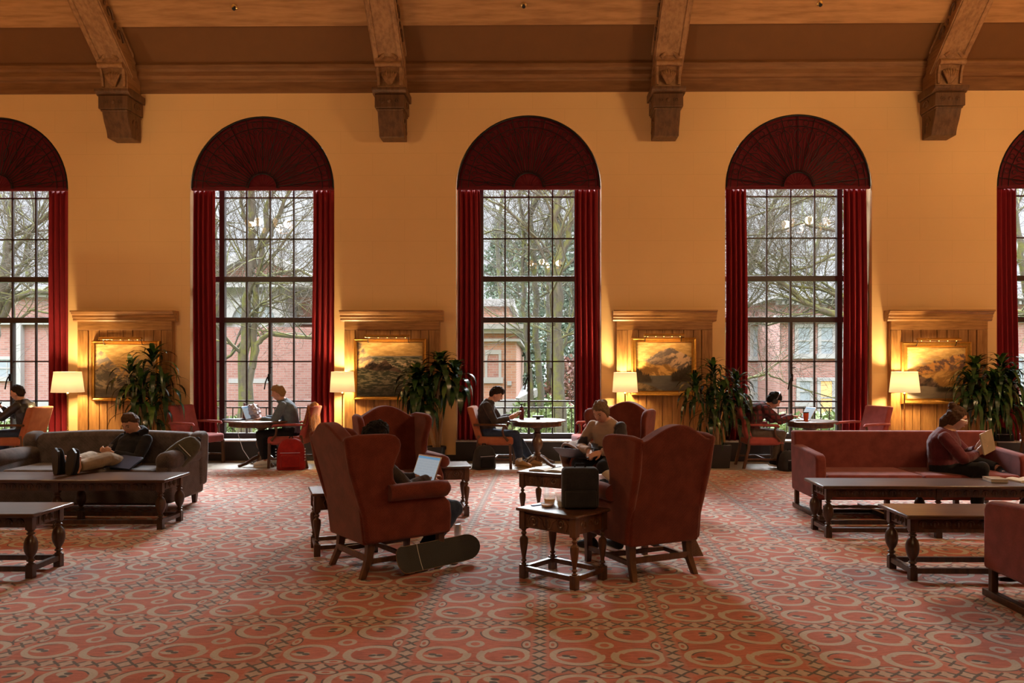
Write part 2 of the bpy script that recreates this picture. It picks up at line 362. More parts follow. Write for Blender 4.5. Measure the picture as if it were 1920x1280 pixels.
# ---------------------------------------------------------------- mesh helper
def frame_for(d, ref=Vector((0, 0, 1))):
    d = Vector(d).normalized()
    if abs(d.dot(ref)) > .95: ref = Vector((1, 0, 0)) if abs(d.x) < .9 else Vector((0, 1, 0))
    a = ref.cross(d).normalized(); return a, d.cross(a).normalized()
class MB:
    def __init__(s): s.v = []; s.f = []; s.T = Matrix(); s.mi = 0; s.ms = []; s.fn = None
    def add(s, vs, fs):
        o = len(s.v)
        for p in vs:
            p = Vector(p)
            if s.fn: p = s.fn(p)
            s.v.append(s.T @ p)
        for f in fs: s.f.append([i+o for i in f]); s.ms.append(s.mi)
        return s
    def box(s, x0, x1, y0, y1, z0, z1):
        return s.add([(x0, y0, z0), (x1, y0, z0), (x1, y1, z0), (x0, y1, z0), (x0, y0, z1), (x1, y0, z1), (x1, y1, z1), (x0, y1, z1)],
                     [(0, 3, 2, 1), (4, 5, 6, 7), (0, 1, 5, 4), (1, 2, 6, 5), (2, 3, 7, 6), (3, 0, 4, 7)])
    def cbox(s, c, size, rot=None):
        r = rot or Matrix(); c = Vector(c); h = [k/2 for k in size]
        vs = [c+(r @ Vector((sx*h[0], sy*h[1], sz*h[2]))) for sz in (-1, 1) for sx, sy in ((-1, -1), (1, -1), (1, 1), (-1, 1))]
        return s.add(vs, [(0, 3, 2, 1), (4, 5, 6, 7), (0, 1, 5, 4), (1, 2, 6, 5), (2, 3, 7, 6), (3, 0, 4, 7)])
    def bar(s, a, b, w, h, up=(0, 0, 1)):       # rectangular bar from a to b
        a = Vector(a); b = Vector(b); d = b-a; sd, u = frame_for(d, Vector(up))
        vs = [p+sd*(i*w/2)+u*(j*h/2) for p in (a, b) for i, j in ((-1, -1), (1, -1), (1, 1), (-1, 1))]
        return s.add(vs, [(0, 1, 2, 3), (7, 6, 5, 4), (0, 4, 5, 1), (1, 5, 6, 2), (2, 6, 7, 3), (3, 7, 4, 0)])
    def lathe(s, prof, c=(0, 0, 0), n=16, axis='z', sq=None):
        vs = []; fs = []; c = Vector(c)
        for r, h in prof:
            for i in range(n):
                a = 2*pi*i/n+(pi/n if n == 4 else 0); x, y = r*cos(a), r*sin(a)
                vs.append(c+Vector({'z': (x, y, h), 'x': (h, x, y), 'y': (y, h, x)}[axis]))
        for k in range(len(prof)-1):
            for i in range(n):
                j = (i+1) % n; fs.append((k*n+i, k*n+j, k*n+n+j, k*n+n+i))
        fs.append(tuple(range(n-1, -1, -1))); fs.append(tuple((len(prof)-1)*n+i for i in range(n)))
        return s.add(vs, fs)
    def tube(s, pts, rad, n=8, cap=True, flat=1.0, ref=(0, 0, 1)):
        pts = [Vector(p) for p in pts]; L = len(pts)
        if not hasattr(rad, '__len__'): rad = [rad]*L
        vs = []; fs = []; d0 = (pts[1]-pts[0]).normalized(); a, b = frame_for(d0, Vector(ref))
        for k in range(L):
            if k == 0: d = pts[1]-pts[0]
            elif k == L-1: d = pts[-1]-pts[-2]
            else: d = (pts[k+1]-pts[k]).normalized()+(pts[k]-pts[k-1]).normalized()
            d = d.normalized() if d.length > 1e-6 else d0
            q = d0.rotation_difference(d); a = q @ a; b = q @ b; d0 = d
            for i in range(n):
                t = 2*pi*i/n; vs.append(pts[k]+a*(cos(t)*rad[k])+b*(sin(t)*rad[k]*flat))
        for k in range(L-1):
            for i in range(n):
                j = (i+1) % n; fs.append((k*n+i, k*n+j, k*n+n+j, k*n+n+i))
        if cap: fs.append(tuple(range(n-1, -1, -1))); fs.append(tuple((L-1)*n+i for i in range(n)))
        return s.add(vs, fs)
    def loft(s, rings, cap=True):
        n = len(rings[0]); vs = [p for r in rings for p in r]; fs = []
        for k in range(len(rings)-1):
            for i in range(n):
                j = (i+1) % n; fs.append((k*n+i, k*n+j, k*n+n+j, k*n+n+i))
        if cap: fs.append(tuple(range(n-1, -1, -1))); fs.append(tuple((len(rings)-1)*n+i for i in range(n)))
        return s.add(vs, fs)
    def prism(s, poly, t0, t1, plane='xz'):
        n = len(poly); f = {'xz': lambda a, b, t: (a, t, b), 'yz': lambda a, b, t: (t, a, b), 'xy': lambda a, b, t: (a, b, t)}[plane]
        vs = [f(a, b, t0) for a, b in poly]+[f(a, b, t1) for a, b in poly]
        fs = [tuple(range(n)), tuple(range(2*n-1, n-1, -1))]+[(i, n+i, n+(i+1) % n, (i+1) % n) for i in range(n)]
        return s.add(vs, fs)
    def ball(s, c, r, n=16, m=10, fn=None):
        c = Vector(c); rr = r if hasattr(r, '__len__') else (r, r, r); vs = [c+Vector((0, 0, -rr[2]))]; fs = []
        if fn: vs = [c+fn(Vector((0, 0, -1)))]
        for k in range(1, m):
            ph = -pi/2+pi*k/m
            for i in range(n):
                t = 2*pi*i/n; d = Vector((cos(t)*cos(ph), sin(t)*cos(ph), sin(ph)))
                vs.append(c+(fn(d) if fn else Vector((d.x*rr[0], d.y*rr[1], d.z*rr[2]))))
        vs.append(c+(fn(Vector((0, 0, 1))) if fn else Vector((0, 0, rr[2])))); last = len(vs)-1
        for i in range(n): fs.append((0, 1+(i+1) % n, 1+i))
        for k in range(m-2):
            for i in range(n):
                j = (i+1) % n; a = 1+k*n; fs.append((a+i, a+j, a+n+j, a+n+i))
        a = 1+(m-2)*n
        for i in range(n): fs.append((a+i, a+(i+1) % n, last))
        return s.add(vs, fs)
    def grid(s, fn, nu, nv):
        vs = [fn(i/nu, j/nv) for j in range(nv+1) for i in range(nu+1)]; w = nu+1
        return s.add(vs, [(j*w+i, j*w+i+1, (j+1)*w+i+1, (j+1)*w+i) for j in range(nv) for i in range(nu)])
    def build(s, name, mats, parent=None, smooth=40, bevel=0, seg=2, sub=0, solid=0, remesh=0, wrinkle=0, fix=True):
        me = bpy.data.meshes.new(name); me.from_pydata([tuple(p) for p in s.v], [], s.f)
        if not isinstance(mats, (list, tuple)): mats = [mats]
        for m in mats: me.materials.append(M[m] if isinstance(m, str) else m)
        if len(mats) > 1: me.polygons.foreach_set('material_index', s.ms)
        if fix:
            import bmesh
            bm = bmesh.new(); bm.from_mesh(me); bmesh.ops.recalc_face_normals(bm, faces=bm.faces); bm.to_mesh(me); bm.free()
        if smooth:
            me.polygons.foreach_set('use_smooth', [True]*len(me.polygons))
            if not remesh: me.set_sharp_from_angle(angle=R(smooth))
        o = bpy.data.objects.new(name, me); COL.objects.link(o)
        if parent: o.parent = parent
        if bevel:
            b = o.modifiers.new('bevel', 'BEVEL'); b.width = bevel; b.segments = seg; b.limit_method = 'ANGLE'; b.angle_limit = R(35)
            b.harden_normals = False
        if remesh:
            r = o.modifiers.new('remesh', 'REMESH'); r.mode = 'VOXEL'; r.voxel_size = remesh; r.use_smooth_shade = True
            k = o.modifiers.new('smooth', 'SMOOTH'); k.factor = .5; k.iterations = 3
        if solid: k = o.modifiers.new('solid', 'SOLIDIFY'); k.thickness = solid; k.offset = 0
        if sub: k = o.modifiers.new('sub', 'SUBSURF'); k.levels = sub; k.render_levels = sub
        if wrinkle:
            k = o.modifiers.new('folds', 'DISPLACE'); k.texture = TEX; k.strength = wrinkle; k.mid_level = .5; k.texture_coords = 'LOCAL'
        return o
TEX = bpy.data.textures.new('folds', 'CLOUDS'); TEX.noise_scale = .07; TEX.noise_depth = 2

def tag(o, label=None, cat=None, group=None, kind=None):
    if label: o['label'] = label
    if cat: o['category'] = cat
    if group: o['group'] = group
    if kind: o['kind'] = kind
    return o
def empty(name, loc=(0, 0, 0), rz=0, label=None, cat=None, group=None, kind=None):
    o = bpy.data.objects.new(name, None); COL.objects.link(o); o.empty_display_size = .1
    o.location = loc; o.rotation_euler = (0, 0, rz); return tag(o, label, cat, group, kind)
def dup(root, loc, rz, label=None, group=None, mats=None):
    r = root.copy(); COL.objects.link(r); r.location = loc; r.rotation_euler = (0, 0, rz)
    if label: r['label'] = label
    if group: r['group'] = group
    def rec(src, dst):
        for ch in list(src.children):
            c = ch.copy(); COL.objects.link(c); c.parent = dst
            if mats and c.type == 'MESH' and c.name.split('.')[0] in mats[0]:
                c.data = c.data.copy(); c.data.materials[0] = M[mats[1]]
            rec(ch, c)
    rec(root, r); return r
def light(kind, name, loc, energy, color, size=.1, parent=None, rot=None, sy=None):
    l = bpy.data.lights.new(name, kind); l.energy = energy; l.color = color
    if kind == 'POINT': l.shadow_soft_size = size
    if kind == 'AREA':
        l.size = size
        if sy: l.shape = 'RECTANGLE'; l.size_y = sy
    o = bpy.data.objects.new(name, l); COL.objects.link(o); o.location = loc
    if parent: o.parent = parent
    if rot: o.rotation_euler = rot
    return o
# ---------------------------------------------------------------- camera, world, render look
cam = bpy.data.cameras.new('camera'); co = bpy.data.objects.new('camera', cam); COL.objects.link(co); SC.camera = co
co.location = (0, 0, EYE); co.rotation_euler = (R(90), 0, YAW); cam.sensor_width = 36; cam.lens = F/1920*36
cam.shift_x = -27/1920; cam.shift_y = 43/1920; cam.clip_end = 300
SC.view_settings.view_transform = 'Standard'; SC.view_settings.look = 'None'; SC.view_settings.gamma = 1
SC.view_settings.exposure = EXPO
SC.view_settings.use_curve_mapping = False
SC.cycles.use_denoising = True; SC.cycles.max_bounces = 9; SC.cycles.transparent_max_bounces = 12
SC.cycles.sample_clamp_indirect = 6; SC.cycles.caustics_reflective = False; SC.cycles.caustics_refractive = False
w = bpy.data.worlds.new('overcast sky'); SC.world = w; w.use_nodes = True; E.nt = w.node_tree
bg = w.node_tree.nodes['Background']; x, y, z, o_ = coords('Generated')
E.nt.links.new(mixc(step(nz(o_, 1.6, 4), .35, .7), (.86, .87, .98), (.96, .97, 1.0)), bg.inputs[0]); el = emax(z, 0.0)
E.nt.links.new((1.25+step(el, .20, .62)*SKY).v, bg.inputs[1])

# broad soft sun added behind the buildings to brighten the floor under the overcast sky
sun = light('SUN', 'added_sun', (0, 40, 30), SUN, (.93, .96, 1.0), rot=(R(-52), 0, R(4))); sun.data.angle = R(38)
# ---------------------------------------------------------------- the room shell
WX = [-8.90, -4.50, -.12, 4.28, 8.68]; HW = 1.19; ARC = 4.47; SILL = .32; TOP = 6.6
PIER = [-6.70, -2.31, 2.08, 6.48]
XL, XR = -11.4, 11.2; YB = -3.0
def wall_windows():
    mb = MB(); th = .55
    def q(x0, z0a, x1, z0b, z1a, z1b):       # quad column piece on both faces
        for Y, fl in ((WALL, 0), (WALL+th, 1)):
            vs = [(x0, Y, z0a), (x1, Y, z0b), (x1, Y, z1b), (x0, Y, z1a)]; mb.add(vs, [(0, 1, 2, 3) if not fl else (3, 2, 1, 0)])
    xs = [XL]+[c for c in WX]+[XR]
    edges = [XL]
    for c in WX: edges += [c-HW, c+HW]
    edges.append(XR)
    for i in range(0, len(edges), 2): q(edges[i], 0, edges[i+1], 0, TOP, TOP)
    for c in WX:
        q(c-HW, 0, c+HW, 0, SILL, SILL)
        N = 32; ps = [(c-HW*cos(pi*i/N), ARC+HW*sin(pi*i/N)) for i in range(N+1)]
        for a, b in zip(ps, ps[1:]): q(a[0], a[1], b[0], b[1], TOP, TOP)
        loop = [(c-HW, SILL)]+ps+[(c+HW, SILL)]
        for a, b in zip(loop, loop[1:]+loop[:1]):
            mb.add([(a[0], WALL, a[1]), (b[0], WALL, b[1]), (b[0], WALL+th, b[1]), (a[0], WALL+th, a[1])], [(0, 1, 2, 3)])
    return tag(mb.build('wall_back', 'wall', smooth=0, fix=False), kind='structure')
wall_windows()
tag(MB().box(XL-.2, XL, YB, WALL+.3, 0, TOP+6).build('wall_left', 'wall', smooth=0), kind='structure')
tag(MB().box(XR, XR+.2, YB, WALL+.3, 0, TOP+6).build('wall_right', 'wall', smooth=0), kind='structure')
# unseen wall behind the camera, window gaps closed; dark oak to cut bounce light
mb = MB()
e = [XL]
for c in WX: e += [c-.95, c+.95]
e.append(XR)
for i in range(0, len(e), 2): mb.box(e[i], e[i+1], YB-.3, YB, 0, TOP)
for i in range(1, len(e)-1, 2): mb.box(e[i], e[i+1], YB-.3, YB, 0, .35); mb.box(e[i], e[i+1], YB-.3, YB, 4.8, TOP)
mb.box(XL, XR, YB-.3, YB, 0, TOP)
tag(mb.build('wall_front', 'dark_wood', smooth=0), kind='structure')
tag(MB().box(XL-.2, XR+.2, YB-.3, 11.83, -.2, 0).build('floor', 'carpet', smooth=0), kind='structure')
mb = MB().box(XL-.2, XR+.2, 11.83, WALL+.5, -.2, .002); tag(mb.build('floor_tiles', 'tile', smooth=0), kind='structure')
mb = MB()
for a, b in ((XL, WX[0]-HW), (WX[0]+HW, WX[1]-HW), (WX[1]+HW, WX[2]-HW), (WX[2]+HW, WX[3]-HW), (WX[3]+HW, WX[4]-HW), (WX[4]+HW, XR)):
    mb.box(a, b, WALL-.02, WALL+.01, .002, .10)
tag(mb.build('baseboard_back', 'plinth', smooth=0), kind='structure')
# ceiling: a gable with its eaves above the window wall
SL = .78; mid = (WALL+YB)/2; zr = 6.42+SL*(12.80-mid)
mb = MB(); t = .15
def slope(y0, y1, zoff, th, m): 
    z0 = 6.42+SL*(12.80-y0)+zoff; z1 = 6.42+SL*(12.80-y1)+zoff
    return MB().add([(XL-.2, y0, z0), (XR+.2, y0, z0), (XR+.2, y1, z1), (XL-.2, y1, z1), (XL-.2, y0, z0+th), (XR+.2, y0, z0+th), (XR+.2, y1, z1+th), (XL-.2, y1, z1+th)],
                    [(0, 3, 2, 1), (4, 5, 6, 7), (0, 1, 5, 4), (1, 2, 6, 5), (2, 3, 7, 6), (3, 0, 4, 7)])
c1 = slope(WALL+.4, mid, 0, .15, 0)
o0 = len(c1.v); other = MB().add([(v.x, 2*mid-v.y, v.z) for v in c1.v], [list(reversed(f)) for f in c1.f])
c1.add(other.v, other.f); tag(c1.build('ceiling', 'ceil_panel', smooth=0), kind='structure')
tag(slope(12.17, 10.9, -.10, .10, 0).build('trim_1', 'purlin', smooth=0), kind='structure')
tag(slope(9.2, 8.4, -.10, .10, 0).build('trim_2', 'purlin', smooth=0), kind='structure')
# cornice along the top of the wall
mb = MB(); prof = [(WALL+.02, 6.03), (WALL-.04, 6.03), (WALL-.04, 6.20), (WALL-.07, 6.22), (WALL-.12, 6.23), (WALL-.15, 6.27), (WALL-.15, 6.34), (WALL-.19, 6.37), (WALL-.20, 6.43), (WALL-.16, 6.50), (WALL+.02, 6.50)]
mb.prism(prof, XL, XR, 'yz'); tag(mb.build('trim_3', 'ceil_wood', smooth=0), kind='structure')

# rafters and corbels
def rafter_struct(px, n):
    mb = MB()
    def z_at(y): return 6.42+SL*(12.80-y)
    y0, y1 = 12.60, mid; dz = .40; W = .22
    for sx in (-1, 1):
        pass
    def prismx(x0, x1, d0, d1, ya=y0, yb=y1):
        mb.add([(x, y, z_at(y)-d) for x in (x0, x1) for y, d in ((ya, d0), (yb, d0), (yb, d1), (ya, d1))],
               [(0, 1, 2, 3), (7, 6, 5, 4), (0, 4, 5, 1), (1, 5, 6, 2), (2, 6, 7, 3), (3, 7, 4, 0)])
    prismx(px-W, px+W, -.02, dz)
    for s in (-1, 1):
        prismx(px+s*(W-.035)-.035, px+s*(W-.035)+.035, dz, dz+.022)
        prismx(px+s*(W+.012)-.014, px+s*(W+.012)+.014, .02, .075); prismx(px+s*(W+.008)-.01, px+s*(W+.008)+.01, dz-.05, dz)
    tag(mb.build('trim_%d' % n, 'beam', smooth=0, bevel=.008), kind='structure')
    # carved scroll ornament on the flanks
    cv = MB()
    for s in (-1, 1):
        for k in range(16):
            y = 12.2-k*.30; zc = z_at(y)-.215; X = px+s*(W+.012)
            pts = [(X, y+.10*math.cos(a)*(1-a/7), zc+.10*math.sin(a)*(1-a/7)-.06*math.cos(a)*(1-a/7)) for a in [i*.55 for i in range(10)]]
            cv.tube(pts, [.018*(1-i/14) for i in range(10)], 5)
            cv.ball((X, y-.14, zc+.11), (.012, .035, .05), 6, 4)
    tag(cv.build('trim_%d' % (n+10), 'corbel', smooth=60), kind='structure')
for i, p in enumerate(PIER): rafter_struct(p, 4+i)

def make_corbel():
    r = empty('carved_corbel')
    # local: wall plane at y=0, room towards -y
    side = [(0, 5.22), (-.30, 5.22), (-.31, 5.27), (-.33, 5.33), (-.40, 5.45), (-.45, 5.58), (-.45, 5.63), (0, 5.63)]
    MB().prism(side, -.20, .20, 'yz').build('scroll_bracket', 'corbel', r, smooth=30, bevel=.012)
    mb = MB().box(-.235, .235, -.50, 0, 5.63, 5.84)
    mb.box(-.215, .215, -.47, 0, 5.60, 5.63)
    mb.build('frieze_block', 'corbel', r, bevel=.01)
    cv = MB()
    for k in range(3):
        x = -.12+k*.12
        if k == 1: cv.ball((x, -.505, 5.735), (.035, .015, .035), 10, 6)
        else:
            s = -1 if k == 0 else 1
            cv.tube([(x+s*.035*cos(a), -.503, 5.735+.035*sin(a)) for a in [i*.6 for i in range(10)]], .009, 5)
            cv.ball((x, -.503, 5.735), (.015, .01, .015), 6, 4)
    for s in (-1, 1):
        for k in range(12):
            a = k*.55; rr = .10*(1-k/14)
        cv.tube([(s*.238, -.22+.11*cos(a)*(1-a/8), 5.73+.08*sin(a)*(1-a/8)) for a in [i*.55 for i in range(12)]], .012, 5)
        cv.tube([(s*.203, -.18-.10*cos(a)*(1-a/8), 5.45+.11*sin(a)*(1-a/8)) for a in [i*.55 for i in range(12)]], .012, 5)
        cv.tube([(s*.203, -.10, 5.30+.02*i) for i in range(8)], [.012+.004*math.sin(i) for i in range(8)], 5)
    cv.build('frieze_carving', 'corbel', r, smooth=60)
    MB().prism([(0, 5.84), (-.47, 5.84), (-.52, 5.87), (-.56, 5.89), (-.56, 5.93), (-.46, 5.96), (0, 5.96)], -.27, .27, 'yz').build('cap_moulding', 'corbel', r, bevel=.008)
    return r
def leafblock(parent):
    mb = MB()
    # acanthus block on the rafter's foot
    mb.prism([(0, 5.96), (-.44, 5.96), (-.46, 6.20), (-.60, 6.36), (-.60, 6.47), (-.3, 6.6), (0, 6.6)], -.205, .205, 'yz')
    mb.build('rafter_foot', 'beam', parent, bevel=.012)
    cv = MB()
    cv.tube([(x, -.56+.0*x, 6.29) for x in (-.20, -.07, 0, .07, .20)], [.05, .045, .03, .045, .05], 8)
    for s in (-1, 1):
        cv.tube([(s*.17, -.475, 5.98), (s*.175, -.49, 6.12), (s*.18, -.53, 6.25)], .022, 6)
    for k in range(7):
        a = (k-3)*.33
        cv.tube([(.02*sin(a), -.47, 5.99), (.07*sin(a), -.51, 6.06), (.12*sin(a), -.525, 6.10+.06*cos(a)), (.13*sin(a), -.50, 6.14+.07*cos(a))], [.012, .022, .022, .008], 6)
    cv.tube([(-.13, -.60, 6.36), (-.06, -.62, 6.44), (0, -.62, 6.47), (.06, -.62, 6.44), (.13, -.60, 6.36)], .03, 7)
    cv.build('leaf_carving', 'beam', parent, smooth=60)
cb = make_corbel(); leafblock(cb)
clab = ['carved wooden corbel at the foot of the ceiling beam left of all others, over the mountain painting half hidden by a tall plant',
        'carved wooden corbel under the beam above the seascape painting', 'carved wooden corbel under the beam above the snowy peak painting',
        'carved wooden corbel under the beam above the valley painting with reddish slopes']
for i, p in enumerate(PIER):
    o = cb if i == 0 else dup(cb, (p, WALL, 0), 0)
    o.location = (p, WALL, 0); tag(o, ['carved wooden corbel above the mountain painting half hidden by a plant'] [0] if i == 0 else clab[i], 'corbel', 'carved corbels carrying the ceiling beams')

# sprinkler heads in the ceiling
sp = empty('ceiling_sprinkler')
MB().lathe([(.045, .0), (.045, -.008), (.02, -.02)], n=14).build('escutcheon', 'brass', sp)
MB().lathe([(.015, -.015), (.012, -.05), (.028, -.055), (.028, -.06)], n=10).build('nozzle', 'iron', sp)
for i, (px, py, lb) in enumerate(((440, 13, 'small round ceiling sprinkler above the window of the blond man'),
                                  (982, 9, 'small round ceiling sprinkler above the middle window'),
                                  (1537, 6, 'small round ceiling sprinkler above the window of the headphone wearer'))):
    r_ = ray(px, py)   # meet the purlin's underside
    A = 6.32+SL*12.80; tt = (A-EYE)/(r_.z+SL*r_.y)
    p = Vector((r_.x*tt, r_.y*tt, EYE+r_.z*tt))
    o = sp if i == 0 else dup(sp, p, 0)
    o.location = p; o.rotation_euler = (math.atan(SL)*-1, 0, 0); tag(o, lb, 'sprinkler', 'ceiling sprinklers')

# ---------------------------------------------------------------- windows
def make_window(i, cx):
    r = empty('window_%d' % (i+1), (cx, GLASS, 0), kind='structure'); D = .035
    fr = MB(); zt = 5.72
    for s in (-1, 1):
        fr.box(s*.81-.045, s*.81+.045, -.05, .05, .34, zt)
        fr.box(s*(HW-.03)-.035, s*(HW-.03)+.035, -.05, .05, .34, zt)
    for z in (3.02, 2.33): fr.box(-HW, HW, -.055, .055, z-.045, z+.045)
    fr.box(-HW, HW, -.05, .05, .33, .42); fr.box(-.022, .022, -.05, .05, .42, 2.33)
    fr.build('window_frame', 'frame_dark', r, bevel=.006)
    gb = MB()
    for x in (-.40, .40): gb.box(x-.012, x+.012, -.02, .02, .4, zt)
    gb.box(-.012, .012, -.02, .02, 2.33, zt)
    for z in (4.40, 3.70, 1.63, .96, 5.1): gb.box(-HW, HW, -.02, .02, z-.012, z+.012)
    gb.build('glazing_bars', 'frame_dark', r, smooth=0)
    MB().box(-HW, HW, -.004, .0, .38, zt).build('glass', 'pane', r, smooth=0)
    hd = MB().box(-.02, .02, -.085, -.05, 1.30, 1.42); hd.tube([(0, -.09, 1.38), (-.02, -.10, 1.36), (-.05, -.10, 1.28), (-.07, -.10, 1.16)], .011, 7)
    hd.tube([(.0, -.07, 1.52), (.06, -.09, 1.53)], .008, 6); hd.build('casement_handle', 'iron', r)
    MB().box(-HW, HW, WALL-GLASS-.02, -.05, .31, .335).build('window_sill', 'sillstone', r, smooth=0, bevel=.004)
    MB().box(-HW, HW, WALL-GLASS-.035, WALL-GLASS, .003, .31).build('radiator_cover', 'plinth', r, smooth=0, bevel=.004)
    return r
for i, c in enumerate(WX): make_window(i, c)

WN = ['leftmost window', 'window behind the blond man', 'middle window', 'window behind the headphone wearer', 'rightmost window']
# outside iron railings
def railing(cx, i):
    r = empty('iron_railing', (cx, 14.0, 0), 0, 'black iron balcony railing outside the '+WN[i], 'railing', 'balcony railings outside the windows')
    MB().box(-1.45, 1.45, -.02, .02, .80, .825).build('top_rail', 'iron', r, smooth=0)
    MB().box(-1.45, 1.45, -.015, .015, .34, .36).build('bottom_rail', 'iron', r, smooth=0)
    first = MB().box(-.008, .008, -.008, .008, .0, .80); b0 = None
    for k in range(19):
        x = -1.35+k*.15
        if b0 is None: b0 = first.build('baluster', 'iron', r, smooth=0); o = b0
        else: o = b0.copy(); COL.objects.link(o)
        o.location = (x, 0, 0)
    for s in (-1, 1):
        sc = MB().tube([(s*1.05+.05*cos(a)*(1-a/9), -.01, .70+.05*sin(a)*(1-a/9)) for a in [k*.6 for k in range(11)]], .006, 5)
        sc.build('scroll', 'iron', r)
    MB().box(-1.5, 1.5, -.5, .35, -.15, .0).build('balcony_slab', 'stone', r, smooth=0)
for i, c in enumerate(WX): railing(c, i)

# curtains
def curtain_mesh(w0, w1, seed):
    rnd = random.Random(seed); ph = [rnd.uniform(0, 6) for _ in range(4)]
    def fn(u, v):
        z = .335+v*4.14; ww = w0+(w1-w0)*v
        dx = u-.5
        a = .055*sin(u*2*pi*4.2+ph[0]+.3*sin(v*3+ph[1]))+.018*sin(u*2*pi*9+ph[2]+v*1.5)
        return Vector((dx*ww+.012*sin(v*4+ph[3]), a*(1-.25*v), z))
    mb = MB(); mb.grid(fn, 90, 40); return mb
cuts = []
cl = {0: 'right', 1: 'both', 2: 'both', 3: 'both', 4: 'left'}
for i, c in enumerate(WX):
    for s in (-1, 1):
        if (i == 0 and s < 0) or (i == 4 and s > 0): continue
        wb = .36 if s < 0 else .39
        mb = curtain_mesh(wb+.02, wb-.02, i*7+s)
        o = mb.build('curtain', 'curtain', None, smooth=180, solid=.008)
        o.location = (c+s*(HW-.025-wb/2), WALL+.13, 0)
        side = 'left' if s < 0 else 'right'
        tag(o, 'crimson velvet curtain at the %s of the %s' % (side, WN[i]), 'curtain', 'crimson velvet curtains')
# arched valances with a radiating iron grille
def make_valance():
    r = empty('arched_valance')
    mb = MB(); N = 96
    rings = []
    vs = []; fs = []
    K = 14
    for k in range(K+1):
        rad = .02+(HW-.012-.02)*k/K
        for j in range(N+1):
            a = pi*j/N; pl = .012*(k/K)*sin(a*60)+.006*sin(a*23+1)
            vs.append((rad*cos(a), pl, rad*sin(a)))
    for k in range(K):
        for j in range(N): fs.append((k*(N+1)+j, k*(N+1)+j+1, (k+1)*(N+1)+j+1, (k+1)*(N+1)+j))
    mb.add(vs, fs); mb.build('pleated_cloth', 'valance', r, smooth=180, solid=.006)
    MB().box(-HW+.01, HW-.01, -.03, .03, -.03, .03).build('lower_hem', 'valance', r, bevel=.01)
    g = MB()
    for rr, t in ((.24, .012), (.27, .006), (HW-.025, .014), (HW-.20, .006), (HW-.09, .005)):
        g.tube([(rr*cos(pi*j/40), -.035, rr*sin(pi*j/40)) for j in range(41)], t, 6)
    for k in range(13):
        a = pi*(k+.5)/13
        g.tube([(q*cos(a), -.035, q*sin(a)) for q in (.24, .6, HW-.04)], .0075, 5)
        for s in (-1, 1):
            pts = []
            for m_ in range(12):
                tt = m_/11; q = .45+.5*tt; off = s*.055*sin(tt*pi*2.0)*(.5+tt)
                pts.append((q*cos(a)-off*sin(a), -.038, q*sin(a)+off*cos(a)))
            g.tube(pts, .0055, 5)
        a2 = pi*k/13
        if k:
            cx_, cz_ = (HW-.27)*cos(a2), (HW-.27)*sin(a2)
            g.tube([(cx_+.055*cos(t_)*(1-t_/9), -.038, cz_+.055*sin(t_)*(1-t_/9)) for t_ in [m_*.6 for m_ in range(11)]], .0055, 5)
            g.tube([(q*cos(a2), -.036, q*sin(a2)) for q in (.27, .5, .8)], .005, 5)
            g.tube([((HW-.145)*cos(a2)+.045*cos(t_), -.038, (HW-.145)*sin(a2)+.045*sin(t_)) for t_ in [m_*.7 for m_ in range(10)]], .005, 5)
    g.build('iron_grille', 'iron', r, smooth=60)
    return r
v0 = make_valance()
for i, c in enumerate(WX):
    o = v0 if i == 0 else dup(v0, (c, WALL+.055, ARC+.01), 0)
    o.location = (c, WALL+.055, ARC+.01)
    tag(o, 'dark crimson arched valance with iron grille over the '+WN[i], 'valance', 'arched valances')

# ---------------------------------------------------------------- wood panels, paintings, picture lights
def make_panel():
    r = empty('wood_panel')
    # local: back on the wall at y=0; front at y=-.12
    mb = MB().box(-.775, .775, -.09, 0, .0, 2.28)
    mb.build('panel_board', 'panel', r, smooth=0)
    pl = MB(); xs = [-.60, -.42, -.29, -.03, .13, .31, .47, .60]
    for a, b in zip(xs, xs[1:]): pl.box(a+.006, b-.006, -.11, -.09, .12, 2.14)
    pl.build('planks', 'panel', r, smooth=0, bevel=.006)
    st = MB()
    for s in (-1, 1): MB().box(s*.69-.085, s*.69+.085, -.125, -.09, .12, 2.139).build('stile', 'panel', r, smooth=0, bevel=.008)
    MB().box(-.775, .775, -.125, -.09, 2.14, 2.30).build('top_rail', 'panel_h', r, smooth=0, bevel=.006)
    MB().box(-.785, .785, -.135, -.09, .003, .12).build('panel_plinth', 'panel_h', r, smooth=0, bevel=.006)
    MB().prism([(0, 2.28), (-.13, 2.28), (-.15, 2.30), (-.15, 2.33), (-.17, 2.345), (-.17, 2.38), (-.20, 2.40), (-.21, 2.425), (-.24, 2.43), (-.24, 2.455), (0, 2.455)], -.835, .835, 'yz').build('cornice', 'panel_h', r, smooth=0)
    return r
p0 = make_panel()
pn = ['mountain painting half hidden by a plant', 'seascape painting', 'snowy peak painting', 'valley painting with reddish slopes']
PNX = [-6.71, -2.34, 2.08, 6.50]
for i, p in enumerate(PNX):
    o = p0 if i == 0 else dup(p0, (p, WALL, 0), 0)
    o.location = (p, WALL, 0); tag(o, 'honey coloured wood panel with cornice behind the '+pn[i], 'wall panel', 'wood panels between the windows')

